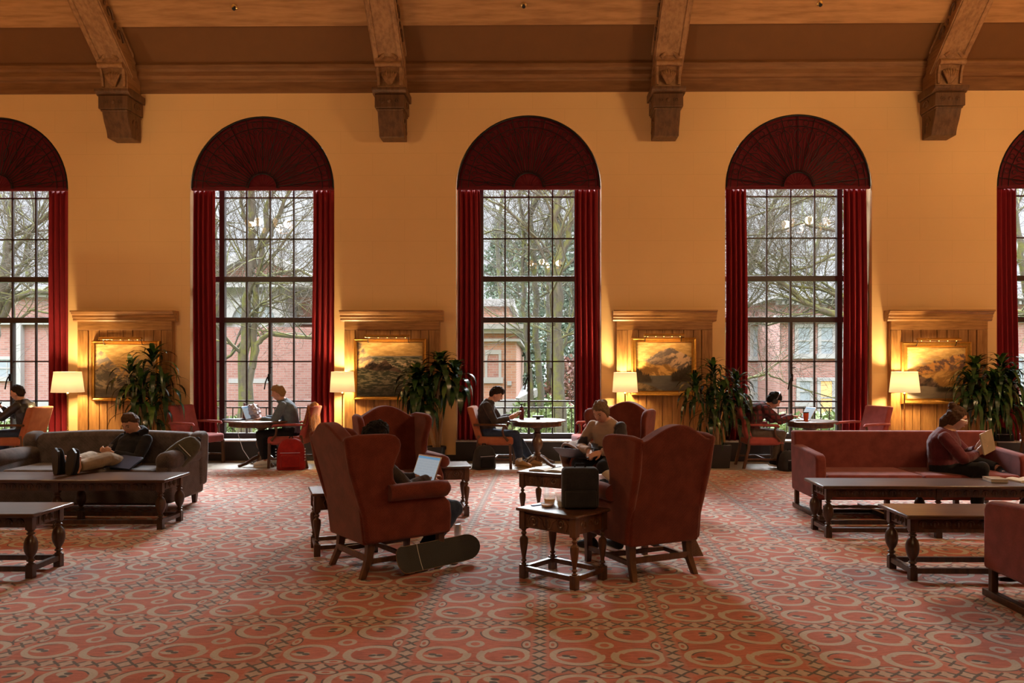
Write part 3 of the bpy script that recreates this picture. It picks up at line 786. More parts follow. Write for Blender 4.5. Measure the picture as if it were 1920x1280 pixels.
def painting(kind, px0, px1, py0, py1, label, bw):
    Yp = WALL-.14
    a = at(px0, py1, Yp); b = at(px1, py0, Yp); cx = (a.x+b.x)/2; cz = (a.z+b.z)/2; W = b.x-a.x; Hh = b.z-a.z
    r = empty('framed_painting', (cx, Yp, cz), 0, label, 'painting', 'gilt framed landscape paintings')
    fr = MB(); pr = [(0, .03), (0, -.035), (.25, -.05), (.45, -.035), (.75, -.03), (.9, -.045), (1, -.02), (1, .03)]
    rings = []
    for k, (sx, sz) in enumerate(((-1, -1), (1, -1), (1, 1), (-1, 1))):
        rings.append([Vector((sx*(W/2-bw*t), d, sz*(Hh/2-bw*t))) for t, d in pr])
    rings.append(rings[0])
    fr.loft(rings, cap=False); fr.build('gilt_frame', 'gold', r, smooth=30)
    c = MB().box(-.5, .5, -.5, .5, -.5, .5)
    o = c.build('canvas', mat_painting(kind), r, smooth=0); o.scale = (W-2*bw+.01, .03, Hh-2*bw+.01)
    return r, cx, cz, W, Hh, Yp
pics = [('ridge', 173, 300, 639, 751, 'gilt framed painting of a jagged mountain, half hidden by a tall plant', .055),
        ('sea', 664, 799, 635, 749, 'gilt framed seascape painting of waves breaking on dark rocks', .055),
        ('peak', 1184, 1305, 633, 741, 'gilt framed painting of a snowy peak above a lake', .075),
        ('valley', 1689, 1820, 641, 757, 'gilt framed painting of a valley below reddish mountain slopes', .09)]
for kd, a, b, c, d, lb, bw in pics:
    r, cx, cz, W, Hh, Yp = painting(kd, a, b, c, d, lb, bw)
    L = W*.62; z = cz+Hh/2
    pl = empty('picture_light', (cx-.02, Yp, z), 0, 'slim brass picture light on top of the '+{'ridge': pn[0], 'sea': pn[1], 'peak': pn[2], 'valley': pn[3]}[kd], 'picture light', 'picture lights over the paintings')
    MB().prism([(-.17, .045), (-.175, .015), (-.10, .03), (-.10, .05), (-.14, .062)], -L/2, L/2, 'yz').build('light_bar', 'brass', pl, bevel=.003)
    for s in (-1, 1): MB().tube([(s*L/2*.9, .03, -.06), (s*L/2*.9, -.05, -.06), (s*L/2*.9, -.10, .03)], .006, 6).build('bracket', 'iron', pl)
    for k in range(5):
        q = MB().ball((-L*.4+k*L*.2, -.142, .018), .009, 8, 6); q.build('bulb', 'bulb', pl)
    light('AREA', 'picture_lamp', (0, -.145, .0), PICW, (1, .62, .26), L*.9, pl, (R(38), 0, 0), .03)
# ---------------------------------------------------------------- furniture (local: forward = +x, left = +y)
def shear(k, z0): return lambda p: Vector((p.x-k*max(0, p.z-z0), p.y, p.z))
def make_wing_chair():
    r = empty('wing_chair')
    MB().box(-.34, .37, -.31, .31, .25, .40).build('seat_base', 'rust', r, bevel=.03, seg=3)
    mb = MB().box(-.24, .385, -.245, .245, .385, .50); mb.build('seat_cushion', 'rust', r, bevel=.045, seg=4)
    # camel back
    top = []
    N = 20
    for k in range(N+1):
        t = -1+2*k/N; y = -t*.318
        zz = 1.03+.115*max(0, cos(t*pi/2*1.15))**1.15+.012*(abs(t) > .9)
        top.append((y, zz))
    poly = [(-.305, .25), (.305, .25), (.305, .55), (.31, .8)]+top+[(-.31, .8), (-.305, .55)]
    b = MB(); b.fn = lambda p: Vector((p.x-.27*max(0, p.z-.42)-.02, p.y, p.z))
    b.prism([(y, z) for y, z in poly], -.36, -.24, 'yz')
    b.build('backrest', 'rust', r, bevel=.035, seg=4, smooth=50)
    # wings with outer arm panels
    def side(s):
        w = [(-.37, .26), (.355, .26), (.365, .40), (.355, .50), (.30, .555), (.285, .60), (.27, .66), (-.08, .665), (-.125, .685), (-.15, .73), (-.158, .80), (-.14, .87), (-.115, .93), (-.108, .98), (-.122, 1.022), (-.155, 1.052), (-.21, 1.067), (-.30, 1.07), (-.44, 1.07), (-.545, 1.05), (-.50, .80), (-.39, .45)]
        m = MB(); m.fn = lambda p: Vector((p.x, p.y+s*(.30*max(0, p.z-.60)*max(0, p.x+.50)*1.0+.03*max(0, p.z-.62)), p.z))
        y0 = s*.27; y1 = s*.335
        m.prism(w, y0, y1, 'xz')
        return m.build('wing', 'rust', r, bevel=.026, seg=3, smooth=50)
    for s in (-1, 1):
        side(s)
        a = MB().tube([(-.20, s*.345, .625), (0, s*.35, .625), (.22, s*.355, .622), (.29, s*.36, .618), (.315, s*.36, .612)], [.062, .064, .066, .062, .035], 14)
        a.build('arm', 'rust', r, smooth=60)
        m = MB(); q = s*.27
        m.loft([[Vector((.33+dx*hw-.04+ox, q+dy*hw, z)) for dx, dy in ((-1, -1), (1, -1), (1, 1), (-1, 1))] for z, hw, ox in ((.26, .028, 0), (.06, .022, .0), (0.0, .021, .005))])
        m.build('leg', 'chair_wood', r, bevel=.004)
        m = MB()
        m.loft([[Vector((-.30+ox+dx*hw, s*(.25+oy)+dy*hw, z)) for dx, dy in ((-1, -1), (1, -1), (1, 1), (-1, 1))] for z, hw, ox, oy in ((.27, .03, 0, 0), (.14, .026, -.015, .004), (0.0, .022, -.075, .02))])
        m.build('leg', 'chair_wood', r, bevel=.004)
        MB().bar((-.315, s*.255, .115), (.29, s*.27, .115), .028, .035).build('stretcher', 'chair_wood', r, bevel=.003)
    MB().bar((-.0, -.26, .115), (-.0, .26, .115), .028, .035).build('stretcher', 'chair_wood', r, bevel=.003)
    MB().bar((-.33, -.25, .14), (-.33, .25, .14), .022, .045).build('stretcher', 'chair_wood', r, bevel=.003)
    return r
wc = make_wing_chair()
spots = [(-1.15, 6.24, 38, 'rust wing chair on the left seen from behind, its legs beside the leaning skateboard'),
         (-1.36, 7.88, -62, 'rust wing chair facing the room, behind the wing chair with the laptop user'),
         (.83, 8.88, -120, 'rust wing chair holding the woman in the tan and black fleece'),
         (.79, 6.20, 116, 'rust wing chair on the right seen from behind, next to the table with the backpack')]
WCH = []
for i, (x, y, a, lb) in enumerate(spots):
    o = wc if i == 0 else dup(wc, (x, y, 0), R(a))
    o.location = (x, y, 0); o.rotation_euler = (0, 0, R(a)); tag(o, lb, 'armchair', 'rust wing chairs'); WCH.append(o)

def vase_profile(z0, z1, rmax, melon):
    h = z1-z0; P = [(.6, 0), (.6, .03), (.35, .05), (.35, .08), (.62, .10), (.62, .13), (.38, .16)]
    if melon: P += [(.42, .20), (.66, .27), (.9, .38), (1.0, .50), (.98, .62), (.80, .74), (.45, .82), (.36, .85)]
    else: P += [(.45, .22), (.62, .34), (.80, .48), (.92, .60), (.95, .70), (.80, .77), (.44, .80), (.36, .83)]
    P += [(.62, .87), (.62, .90), (.40, .92), (.40, .95), (.6, .97), (.6, 1.0)]
    return [(rmax*a, z0+h*b) for a, b in P]
def turned_leg(x, y, zt, rmax, blk, lower, melon, mt, parent, upper=.05):
    mb = MB()
    mb.box(x-blk, x+blk, y-blk, y+blk, 0, lower)
    mb.lathe(vase_profile(lower, zt-upper, rmax, melon), (x, y, 0), 14)
    mb.box(x-blk, x+blk, y-blk, y+blk, zt-upper, zt)
    return mb.build('leg', mt, parent, smooth=35, bevel=.003)
def make_end_table():
    r = empty('carved_end_table'); X, Y = .235, .17; zt = .50
    MB().box(-X-.045, X+.045, -Y-.045, Y+.045, zt, zt+.022).build('table_top', 'side_top', r, bevel=.008)
    for sx in (-1, 1):
        for sy in (-1, 1): turned_leg(sx*X, sy*Y, zt, .034, .026, .10, False, 'side_wood', r, .135)
    for s in (-1, 1):
        MB().box(-X+.02, X-.02, s*Y-.012, s*Y+.012, zt-.12, zt).build('apron', 'side_wood', r, smooth=0)
        MB().box(s*X-.012, s*X+.012, -Y+.02, Y-.02, zt-.12, zt).build('apron', 'side_wood', r, smooth=0)
        cv = MB()
        for k in (-1, 1):
            pts = []
            for j in range(24):
                a = j*.42; q = .040*(1-j/30)
                pts.append((k*(.125+q*cos(a)), s*(Y+.014), zt-.062+k*.006+q*sin(a)))
            cv.tube(pts, .008, 5)
            cv.tube([(k*x_, s*(Y+.014), z_) for x_, z_ in ((.165, zt-.03), (.185, zt-.06), (.17, zt-.10))], .008, 5)
            cv.tube([(k*x_, s*(Y+.014), z_) for x_, z_ in ((.085, zt-.03), (.05, zt-.05), (.03, zt-.10), (.01, zt-.105))], .006, 5)
        for j in range(5):
            a = pi*j/4; cv.ball((.018*cos(a), s*(Y+.014), zt-.07+.028*sin(a)), (.008, .006, .016), 7, 5)
        cv.tube([(-X+.03, s*(Y+.014), zt-.018), (X-.03, s*(Y+.014), zt-.018)], .004, 4); cv.tube([(-X+.03, s*(Y+.014), zt-.112), (X-.03, s*(Y+.014), zt-.112)], .004, 4)
        cv.build('carving', 'side_wood', r, smooth=60)
        cv = MB()
        for k in (-1, 1):
            cv.tube([(s*(X+.014), k*(.075+.034*(1-j/26)*cos(j*.42)), zt-.062+.034*(1-j/26)*sin(j*.42)) for j in range(20)], .006, 5)
        cv.tube([(s*(X+.014), y_, zt-.06+.03*cos(y_*60)) for y_ in (-.03, -.02, -.01, 0, .01, .02, .03)], .006, 5)
        cv.build('carving', 'side_wood', r, smooth=60)
        MB().box(-X, X, s*Y-.018, s*Y+.018, .055, .09).build('stretcher', 'side_wood', r, smooth=0, bevel=.003)
        MB().box(s*X-.018, s*X+.018, -Y, Y, .055, .09).build('stretcher', 'side_wood', r, smooth=0, bevel=.003)
    return r
et = make_end_table()
ets = [(.20, 5.83, -40, 'small carved walnut end table holding the black backpack and food containers'),
       (.155, 7.88, -28, 'small carved walnut end table holding the open notebook'),
       (-.99, 8.37, 12, 'small carved walnut end table with an empty top beside the empty wing chair'),
       (-1.64, 6.72, 20, 'small carved walnut end table mostly hidden behind the wing chair with the laptop user')]
ETS = []
for i, (x, y, a, lb) in enumerate(ets):
    o = et if i == 0 else dup(et, (x, y, 0), R(a))
    o.location = (x, y, 0); o.rotation_euler = (0, 0, R(a)); tag(o, lb, 'side table', 'carved end tables'); ETS.append(o)

def make_coffee_table(L, Wd, zt, mids):
    """long axis x, from 0 to L (leg centres), width Wd"""
    r = empty('carved_coffee_table')
    MB().box(-.075, L+.075, -Wd/2-.085, Wd/2+.085, zt, zt+.028).build('table_top', 'dark_top', r, bevel=.01)
    xs = [0, L]+([L/2] if mids else [])
    for x in xs:
        for s in (-1, 1): turned_leg(x, s*Wd/2, zt, .048, .027, .10, True, 'dark_wood', r, .10)
    for s in (-1, 1):
        MB().box(0, L, s*Wd/2-.014, s*Wd/2+.014, zt-.085, zt).build('apron', 'dark_wood', r, smooth=0)
        cv = MB(); n = int(L/.085)
        for k in range(n):
            x = .07+k*(L-.14)/(n-1)
            cv.tube([(x+.028*cos(a), s*(Wd/2+.015), zt-.045+.024*sin(a)) for a in [pi*j/6 for j in range(-1, 8)]], .0055, 4)
            cv.tube([(x, s*(Wd/2+.015), zt-.07), (x, s*(Wd/2+.017), zt-.035)], .006, 5)
        cv.build('carving', 'dark_wood', r, smooth=60)
        MB().box(0, L, s*Wd/2-.018, s*Wd/2+.018, .05, .09).build('stretcher', 'dark_wood', r, smooth=0, bevel=.003)
    for x in (0, L):
        MB().box(x-.014, x+.014, -Wd/2, Wd/2, zt-.085, zt).build('apron', 'dark_wood', r, smooth=0)
        MB().box(x-.02, x+.02, -Wd/2, Wd/2, .05, .09).build('stretcher', 'dark_wood', r, smooth=0, bevel=.003)
        s = -1 if x == 0 else 1; cv = MB()
        n = 4
        for k in range(n):
            y = -Wd/2+.06+k*(Wd-.12)/(n-1)
            if k in (1, 2):
                sg = 1 if k == 1 else -1
                cv.tube([(x+s*.016, y+sg*.03*cos(a)*.8, zt-.045+.026*sin(a)) for a in [pi*j/6-.6 for j in range(9)]], .006, 4)
            for q in (-.012, .012) if k in (0, 3) else (0,):
                cv.tube([(x+s*.016, y+q, zt-.074), (x+s*.016, y+q, zt-.018)], .005, 5)
        cv.build('carving', 'dark_wood', r, smooth=60)
    return r
CT = {}
o = make_coffee_table(2.0, .40, .455, True); o.location = (-5.60, 7.73, 0); CT['feet'] = o
tag(o, 'long dark coffee table under the boots of the reclining man', 'coffee table', 'dark carved coffee tables')
o = make_coffee_table(2.0, .35, .455, True); o.location = (2.67, 7.42, 0); tag(o, 'long dark coffee table in front of the red sofa, with a book near its end', 'coffee table', 'dark carved coffee tables')
o = make_coffee_table(1.35, .34, .46, False); o.location = (-5.09, 5.97, 0); tag(o, 'shorter dark coffee table cut by the left edge of the picture', 'coffee table', 'dark carved coffee tables')
o = make_coffee_table(1.35, .34, .46, False); o.location = (2.76, 5.99, 0); tag(o, 'shorter dark coffee table partly behind the near red sofa', 'coffee table', 'dark carved coffee tables')

# dark camel-back sofa
def make_dark_sofa():
    r = empty('rolled_arm_sofa'); Wd = 1.03     # half width; forward +x
    MB().box(-.40, .40, -.92, .92, .10, .33).build('sofa_base', 'brown_sofa', r, bevel=.03, seg=3)
    for s in (-1, 1): MB().box(-.22, .41, (.01 if s > 0 else -.80), (.80 if s > 0 else -.01), .325, .475).build('seat_cushion', 'brown_sofa', r, bevel=.045, seg=4)
    N = 28
    top = [(-(-1+2*k/N)*.97, .79+.035*cos((-1+2*k/N)*pi/2)-.09*max(0, abs(-1+2*k/N)-.86)/.14) for k in range(N+1)]
    b = MB(); b.fn = lambda p: Vector((p.x-.16*max(0, p.z-.3), p.y, p.z))
    b.prism([(-.95, .12), (.95, .12)]+top, -.46, -.26, 'yz'); b.build('backrest', 'brown_sofa', r, bevel=.06, seg=5, smooth=50)
    for s in (-1, 1):
        m = MB(); m.prism([(-.42, .12), (.40, .12), (.42, .5), (.40, .58), (-.42, .58)], s*.84, s*1.00, 'xz'); m.build('arm_panel', 'brown_sofa', r, bevel=.03, seg=3)
        MB().tube([(-.34, s*.93, .56), (0, s*.93, .565), (.38, s*.93, .555), (.425, s*.93, .55)], [.095, .10, .105, .07], 18).build('arm', 'brown_sofa', r, smooth=60)
        m = MB(); m.prism([(-.48, .2), (-.30, .2), (-.28, .6), (-.26, .74), (-.32, .80), (-.45, .82), (-.53, .78), (-.52, .5)], s*.88, s*1.02, 'xz'); m.build('corner_wing', 'brown_sofa', r, bevel=.04, seg=4, smooth=50)
        for x in (-.40, .34): MB().loft([[Vector((x+dx*w, s*.90+dy*w, z)) for dx, dy in ((-1, -1), (1, -1), (1, 1), (-1, 1))] for z, w in ((.13, .032), (0, .022))]).build('leg', 'dark_wood', r, bevel=.003)
    return r
ds = make_dark_sofa(); ds.location = (-4.82, 8.62, 0); ds.rotation_euler = (0, 0, R(-90))
tag(ds, 'grey-brown velvet sofa with rolled arms carrying the reclining man', 'sofa')

def make_red_sofa():
    r = empty('square_arm_sofa')
    MB().box(-.36, .36, -.98, .98, .20, .34).build('sofa_base', 'rose', r, bevel=.015)
    for s in (-1, 1): MB().box(-.26, .385, (.004 if s > 0 else -.98), (.98 if s > 0 else -.004), .335, .46).build('seat_cushion', 'rose', r, bevel=.035, seg=4)
    b = MB(); b.fn = lambda p: Vector((p.x-.12*max(0, p.z-.3), p.y, p.z))
    b.box(-.39, -.25, -1.08, 1.08, .20, .845); b.build('backrest', 'rose', r, bevel=.02, seg=3)
    for s in (-1, 1):
        MB().prism([(-.40, .20), (.375, .20), (.375, .60), (.35, .645), (.30, .665), (-.44, .71)], s*.98, s*1.085, 'xz').build('arm', 'rose', r, bevel=.022, seg=3, smooth=40)
        for x in (-.36, .33):
            MB().box(x-.022, x+.022, s*1.04-.022, s*1.04+.022, .03, .22).build('leg', 'dark_wood', r, bevel=.003)
        MB().box(-.43, .42, s*1.04-.028, s*1.04+.028, 0, .05).build('runner', 'dark_wood', r, bevel=.006)
    for s in (-.35, .35):
        MB().box(.30, .35, s-.022, s+.022, 0, .22).build('leg', 'dark_wood', r, bevel=.003); MB().box(-.36, .33, s-.025, s+.025, 0, .05).build('runner', 'dark_wood', r, bevel=.006)
    pr = []
    for k in range(60):
        z = -1.0+2.0*k/59; pr.append((.012+.007*abs(sin(k*.8)), z))
    MB().lathe(pr, (.33, 0, .13), 8, 'y').build('turned_stretcher', 'dark_wood', r)
    MB().box(-.03, .03, -1.04, 1.04, .01, .045).build('stretcher', 'dark_wood', r, bevel=.004)
    return r
rs = make_red_sofa(); rs.location = (3.93, 8.42, 0); rs.rotation_euler = (0, 0, R(-90))
tag(rs, 'red square-armed sofa facing the room under the woman reading a book', 'sofa', 'red square-armed sofas')
o = dup(rs, (4.13, 5.04, 0), R(90)); tag(o, 'red square-armed sofa cut by the right edge, only its near arm showing', 'sofa')

# library armchairs
def make_armchair(fab):
    r = empty('upholstered_armchair')
    b = MB(); b.fn = lambda p: Vector((p.x-.30*max(0, p.z-.42), p.y, p.z))
    b.box(-.27, -.17, -.26, .26, .44, .93); b.build('backrest', fab, r, bevel=.03, seg=4)
    MB().box(-.26, .29, -.275, .275, .35, .48).build('seat', fab, r, bevel=.04, seg=4)
    for s in (-1, 1):
        MB().loft([[Vector((x+dx*.02, s*.27+dy*.02, z)) for dx, dy in ((-1, -1), (1, -1), (1, 1), (-1, 1))] for x, z in ((.25, .38), (.26, 0))]).build('leg', 'chair_wood', r, bevel=.003)
        MB().loft([[Vector((x+dx*.02, s*.25+dy*.02, z)) for dx, dy in ((-1, -1), (1, -1), (1, 1), (-1, 1))] for x, z in ((-.23, .5), (-.25, .3), (-.32, 0))]).build('leg', 'chair_wood', r, bevel=.003)
        m = MB().tube([(-.30, s*.285, .66), (-.15, s*.30, .665), (.05, s*.305, .66), (.17, s*.30, .655), (.20, s*.30, .63)], [.024, .028, .03, .032, .02], 10, flat=.7)
        m.build('arm_pad', fab if fab != 'orange' else 'chair_wood', r)
        MB().tube([(.16, s*.295, .64), (.135, s*.29, .58), (.15, s*.285, .5), (.22, s*.28, .42)], [.02, .017, .018, .022], 8).build('arm_post', 'chair_wood', r)
        MB().bar((.25, s*.27, .14), (-.29, s*.25, .14), .02, .03).build('stretcher', 'chair_wood', r, bevel=.003)
    MB().bar((0, -.26, .14), (0, .26, .14), .02, .03).build('stretcher', 'chair_wood', r, bevel=.003)
    return r
ac = make_armchair('rosy'); oc = make_armchair('orange')
AC = [(ac, -5.36, 12.46, -20, 'empty red armchair between the tall plant and the round table of the blond man', 'red'),
      (ac, -3.80, 12.22, 180, 'red armchair under the blond man in the denim jacket', 'red'),
      (ac, .88, 12.30, 188, 'red armchair half hidden behind the wing chair of the woman in fleece', 'red'),
      (ac, 3.47, 12.25, 0, 'red armchair under the person wearing headphones', 'red'),
      (ac, 5.05, 12.35, 200, 'empty red armchair seen over the back of the red sofa', 'red'),
      (oc, -7.98, 12.05, 178, 'orange armchair under the man in the black jacket at the left edge', 'orange'),
      (oc, -.62, 12.22, -4, 'orange armchair under the man reading at the round table of the middle window', 'orange'),
      (oc, 7.86, 12.2, -4, 'orange armchair cut by the right edge of the picture', 'orange')]
used = set()
for src, x, y, a, lb, g in AC:
    if g in used: o = dup(src, (x, y, 0), R(a))
    else: o = src; used.add(g)
    o.location = (x, y, .002); o.rotation_euler = (0, 0, R(a)); tag(o, lb, 'armchair', g+' armchairs along the windows')

def make_round_table(rad, zt):
    r = empty('round_table')
    MB().lathe([(rad*.2, zt-.03), (rad-.03, zt-.03), (rad, zt-.022), (rad, zt-.005), (rad-.01, zt)], n=48).build('table_top', 'side_top', r, bevel=.0)
    MB().lathe([(rad-.10, zt-.10), (rad-.07, zt-.09), (rad-.07, zt-.03), (rad-.12, zt-.03)], n=40).build('apron', 'side_wood', r)
    MB().lathe([(.13, zt-.10), (.10, zt-.13), (.05, zt-.16), (.045, zt-.19), (.065, zt-.21), (.05, zt-.24), (.055, zt-.28), (.085, zt-.33), (.092, zt-.38), (.075, zt-.43), (.045, zt-.48), (.042, zt-.50), (.06, zt-.52), (.05, zt-.55), (.065, zt-.58), (.08, .10), (.08, .06)], n=20).build('pedestal', 'side_wood', r)
    for k in range(4):
        a = pi/4+k*pi/2; d = Vector((cos(a), sin(a), 0))
        MB().tube([d*.05+Vector((0, 0, .14)), d*.14+Vector((0, 0, .11)), d*.25+Vector((0, 0, .05)), d*.34+Vector((0, 0, .025)), d*.38+Vector((0, 0, .02))], [.035, .035, .03, .026, .02], 8).build('foot', 'side_wood', r)
    return r
TZ = .715
for rad, x, y, lb in ((.56, -4.30, 12.33, 'round pedestal table at which the blond man in denim types'), (.45, .02, 12.33, 'round pedestal table with a dark bottle at the middle window'),
                      (.41, 4.22, 12.2, 'round pedestal table with an orange cup, partly behind the red sofa'), (.45, -8.82, 12.1, 'round pedestal table cut by the left edge of the picture')):
    o = make_round_table(rad, TZ); o.location = (x, y, .002); tag(o, lb, 'table', 'round pedestal tables')

# floor lamps
def make_lamp(rt, rb, h):
    r = empty('floor_lamp')
    MB().lathe([(.14, 0), (.14, .015), (.10, .03), (.03, .045), (.018, .07)], n=28).build('base', 'brass', r)
    zb = 1.09
    MB().lathe([(.012, .06), (.012, .5), (.018, .51), (.018, .53), (.011, .54), (.011, zb), (.022, zb+.01), (.022, zb+.03), (.012, zb+.04), (.012, zb+.09), (.008, zb+.20)], n=14).build('pole', 'brass', r)
    m = MB(); n = 40; vs = []; 
    for z, q in ((1.14, rb), (1.14+h, rt)):
        for i in range(n): vs.append((q*cos(2*pi*i/n), q*sin(2*pi*i/n), z))
    m.add(vs, [(i, (i+1) % n, n+(i+1) % n, n+i) for i in range(n)])
    sh = m.build('lamp_shade', 'shade', r, smooth=60, solid=.003)
    for z, q in ((1.14, rb), (1.14+h, rt)):
        MB().tube([(q*cos(2*pi*i/n), q*sin(2*pi*i/n), z) for i in range(n+1)], .004, 5).build('shade_trim', 'shade', sh)
    b = MB().ball((0, 0, 1.14+h*.48), (.03, .03, .045), 12, 8).build('bulb', 'bulb', r); b.visible_shadow = True
    return r
lamps = [(127, 12.45, .195, .235, .32, 'brass floor lamp with cream shade left of the jagged mountain painting'),
         (642, 12.62, .175, .195, .32, 'brass floor lamp with cream shade left of the seascape painting'),
         (1172, 12.6, .178, .20, .31, 'brass floor lamp with cream shade left of the snowy peak painting'),
         (1696, 12.55, .19, .225, .32, 'brass floor lamp with cream shade left of the valley painting')]
for px, Y, rt, rb, h, lb in lamps:
    p = at(px, 720, Y); o = make_lamp(rt, rb, h); o.location = (p.x, Y, .002); tag(o, lb, 'lamp', 'brass floor lamps')
    light('POINT', 'lamp_light', (0, 0, 1.14+h*.55), LAMPW, (1, .72, .36), .085, o)

# plants
def leaf(mb, base, az, el, L, W, droop, mi=0, rnd=random):
    p = Vector(base); pts = []; n = 7; e = el; d = L/n
    for k in range(n+1):
        pts.append(p.copy()); p = p+Vector((cos(az)*cos(e), sin(az)*cos(e), sin(e)))*d; e -= droop/n*(1+.6*k/n)
        e = max(e, -1.5)
    sd = Vector((-sin(az), cos(az), 0)); vs = []; fs = []
    for k, q in enumerate(pts):
        t = k/n; w = W*(sin(pi*min(1, t*1.02+.06))**.7)*.5+.001
        up = Vector((0, 0, .18*w)); vs += [q-sd*w+up, q, q+sd*w+up]
    for k in range(n):
        a = k*3; fs += [(a, a+1, a+4, a+3), (a+1, a+2, a+5, a+4)]
    mb.mi = mi; mb.add(vs, fs)
def plant(loc, stems, seed, label, pot, pw, ph, lw, ll, dens=1.9):
    rnd = random.Random(seed); r = empty('potted_corn_plant', loc, 0, label, 'plant', 'tall corn plants by the wall')
    if pot == 'round':
        MB().lathe([(pw*.72, 0), (pw*.92, ph*.82), (pw*.92, ph*.83), (pw*1.02, ph*.83), (pw*1.02, ph), (pw*.93, ph), (pw*.9, ph-.04), (.0, ph-.04)], n=32).build('pot', 'pot', r)
    else:
        MB().loft([[Vector((dx*w, dy*w, z)) for dx, dy in ((-1, -1), (1, -1), (1, 1), (-1, 1))] for z, w in ((0, pw*.86), (ph, pw), (ph, pw*.9), (ph-.04, pw*.88))]).build('pot', 'pot', r, bevel=.015)
    MB().lathe([(pw*.8, ph-.05), (pw*.8, ph-.03), (.01, ph-.025)], n=20).build('soil', 'soil', r)
    fo = MB()
    for (dx, dy, h, n) in stems:
        bx, by = dx*.12, dy*.12
        pts = [Vector((bx+(dx-bx)*t**1.2+.02*sin(t*7+seed), by+(dy-by)*t, ph-.06+(h-ph)*t)) for t in [k/8 for k in range(9)]]
        MB().tube(pts, [.020-.006*k/8 for k in range(9)], 8).build('stem', 'cane', r)
        tip = pts[-1]
        n = int(n*dens)
        for k in range(n):
            t = k/n; az = k*2.4+rnd.uniform(-.3, .3); z = tip.z-.38*t+rnd.uniform(-.02, .02)
            el = 1.35-1.5*t+rnd.uniform(-.2, .2); dr = 1.3+1.6*t+rnd.uniform(-.3, .4)
            Lf = ll*(.55+.55*min(1, t*2.2))*rnd.uniform(.8, 1.15)
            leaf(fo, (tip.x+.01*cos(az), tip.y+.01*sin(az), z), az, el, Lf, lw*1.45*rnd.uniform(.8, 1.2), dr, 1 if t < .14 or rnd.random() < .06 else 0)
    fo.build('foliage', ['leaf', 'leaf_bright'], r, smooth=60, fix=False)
    return r
def px_plant(px, Y): return (at(px, 850, Y).x, Y, .002)
plant(px_plant(272, 12.45), [(.14, 0, 1.78, 26), (-.24, .05, 1.58, 24), (.05, -.2, 1.40, 26), (.28, .05, 1.38, 22), (-.05, -.15, 1.15, 18), (.2, -.1, 1.1, 18)], 3, 'tall potted corn plant standing behind the grey-brown sofa before the mountain painting', 'round', .19, .28, .048, .56, 1.25)
plant(px_plant(817, 12.42), [(.06, 0, 1.72, 30), (-.30, -.05, 1.50, 28), (.30, .0, 1.58, 18), (-.18, -.12, 1.3, 16)], 8, 'tall potted corn plant in a round black pot before the seascape painting', 'round', .165, .29, .075, .46)
plant(px_plant(1342, 12.2), [(-.06, 0, 1.62, 30), (-.36, -.1, 1.42, 24), (.28, -.05, 1.45, 28), (.04, -.2, 1.30, 26), (-.12, -.1, 1.12, 22), (.3, -.1, 1.15, 20)], 14, 'tall bushy corn plant in a square black pot before the snowy peak painting', 'square', .20, .36, .040, .46, 1.5)
plant(px_plant(1850, 12.35), [(-.18, 0, 1.66, 28), (.22, 0, 1.68, 28), (.34, -.05, 1.50, 26), (-.30, -.1, 1.42, 28), (.02, -.2, 1.45, 28), (.2, -.1, 1.2, 22), (-.1, -.1, 1.15, 20)], 21, 'tall bushy corn plant behind the red sofa before the valley painting', 'round', .18, .30, .045, .46)

# chandeliers high in the hall; their bulbs mirror faintly in the panes
def make_chandelier():
    r = empty('chandelier')
    MB().tube([(.55*cos(2*pi*k/40), .55*sin(2*pi*k/40), 0) for k in range(41)], .022, 8).build('ring', 'brass', r)
    MB().lathe([(.05, -.12), (.10, -.05), (.05, .1), (.02, .2), (.014, 4.2)], n=12).build('rod', 'brass', r)
    for k in range(4):
        a = k*pi/2; MB().tube([(.55*cos(a), .55*sin(a), 0), (.25*cos(a), .25*sin(a), .12), (0, 0, .15)], .012, 6).build('arm', 'brass', r)
    for k in range(8):
        a = k*pi/4+.2; MB().lathe([(.03, 0), (.03, .05), (.055, .10), (.06, .16), (.035, .20), (.005, .21)], (.55*cos(a), .55*sin(a), .02), 12).build('bulb', 'bulb', r)
    return r
ch = make_chandelier()
for i, (x, y, pw) in enumerate(((-6.75, 6.75, 1), (6.8, 6.75, 1), (.3, -1.0, .25))):
    zc = 4.97
    o = ch if i == 0 else dup(ch, (x, y, zc), 0)
    o.location = (x, y, zc); tag(o, ['brass ring chandelier with warm bulbs high above the left seating', 'brass ring chandelier with warm bulbs high above the right seating', 'brass ring chandelier with warm bulbs behind the viewer'][i], 'chandelier', 'chandeliers of the hall')
    for k in range(4): light('POINT', 'chandelier_light', (.5*cos(k*pi/2+.2), .5*sin(k*pi/2+.2), .14), CHW*pw/4, (1, .64, .32), .10, o)
# ---------------------------------------------------------------- people (local: forward = +x, left = +y)
def ik(a, c, l1, l2, pole):
    a = Vector(a); c = Vector(c); d = c-a; L = min(d.length, (l1+l2)*.995); d.normalize()
    c = a+d*L; x = (l1*l1-l2*l2+L*L)/(2*L); h = math.sqrt(max(0, l1*l1-x*x))
    p = Vector(pole); p = (p-d*p.dot(d)).normalized(); return a+d*x+p*h, c
def limb(mb, a, b, c, ra, rb, rc, g=0.0, end=1.0, n=12):
    a, b, c = Vector(a), Vector(b), Vector(c); pts = []; rs = []
    for t in (0, .25, .5, .75, .93): pts.append(a.lerp(b, t)); rs.append(ra+(rb-ra)*t+.004*sin(pi*t))
    for t in (.07, .3, .55, .8, end): pts.append(b.lerp(c, t)); rs.append(rb+(rc-rb)*t+.008*sin(pi*min(1, t*1.4)))
    mb.tube(pts, [q+g for q in rs], n); mb.ball(a, ra+g, 12, 8); mb.ball(b, rb*1.02+g, 12, 8)
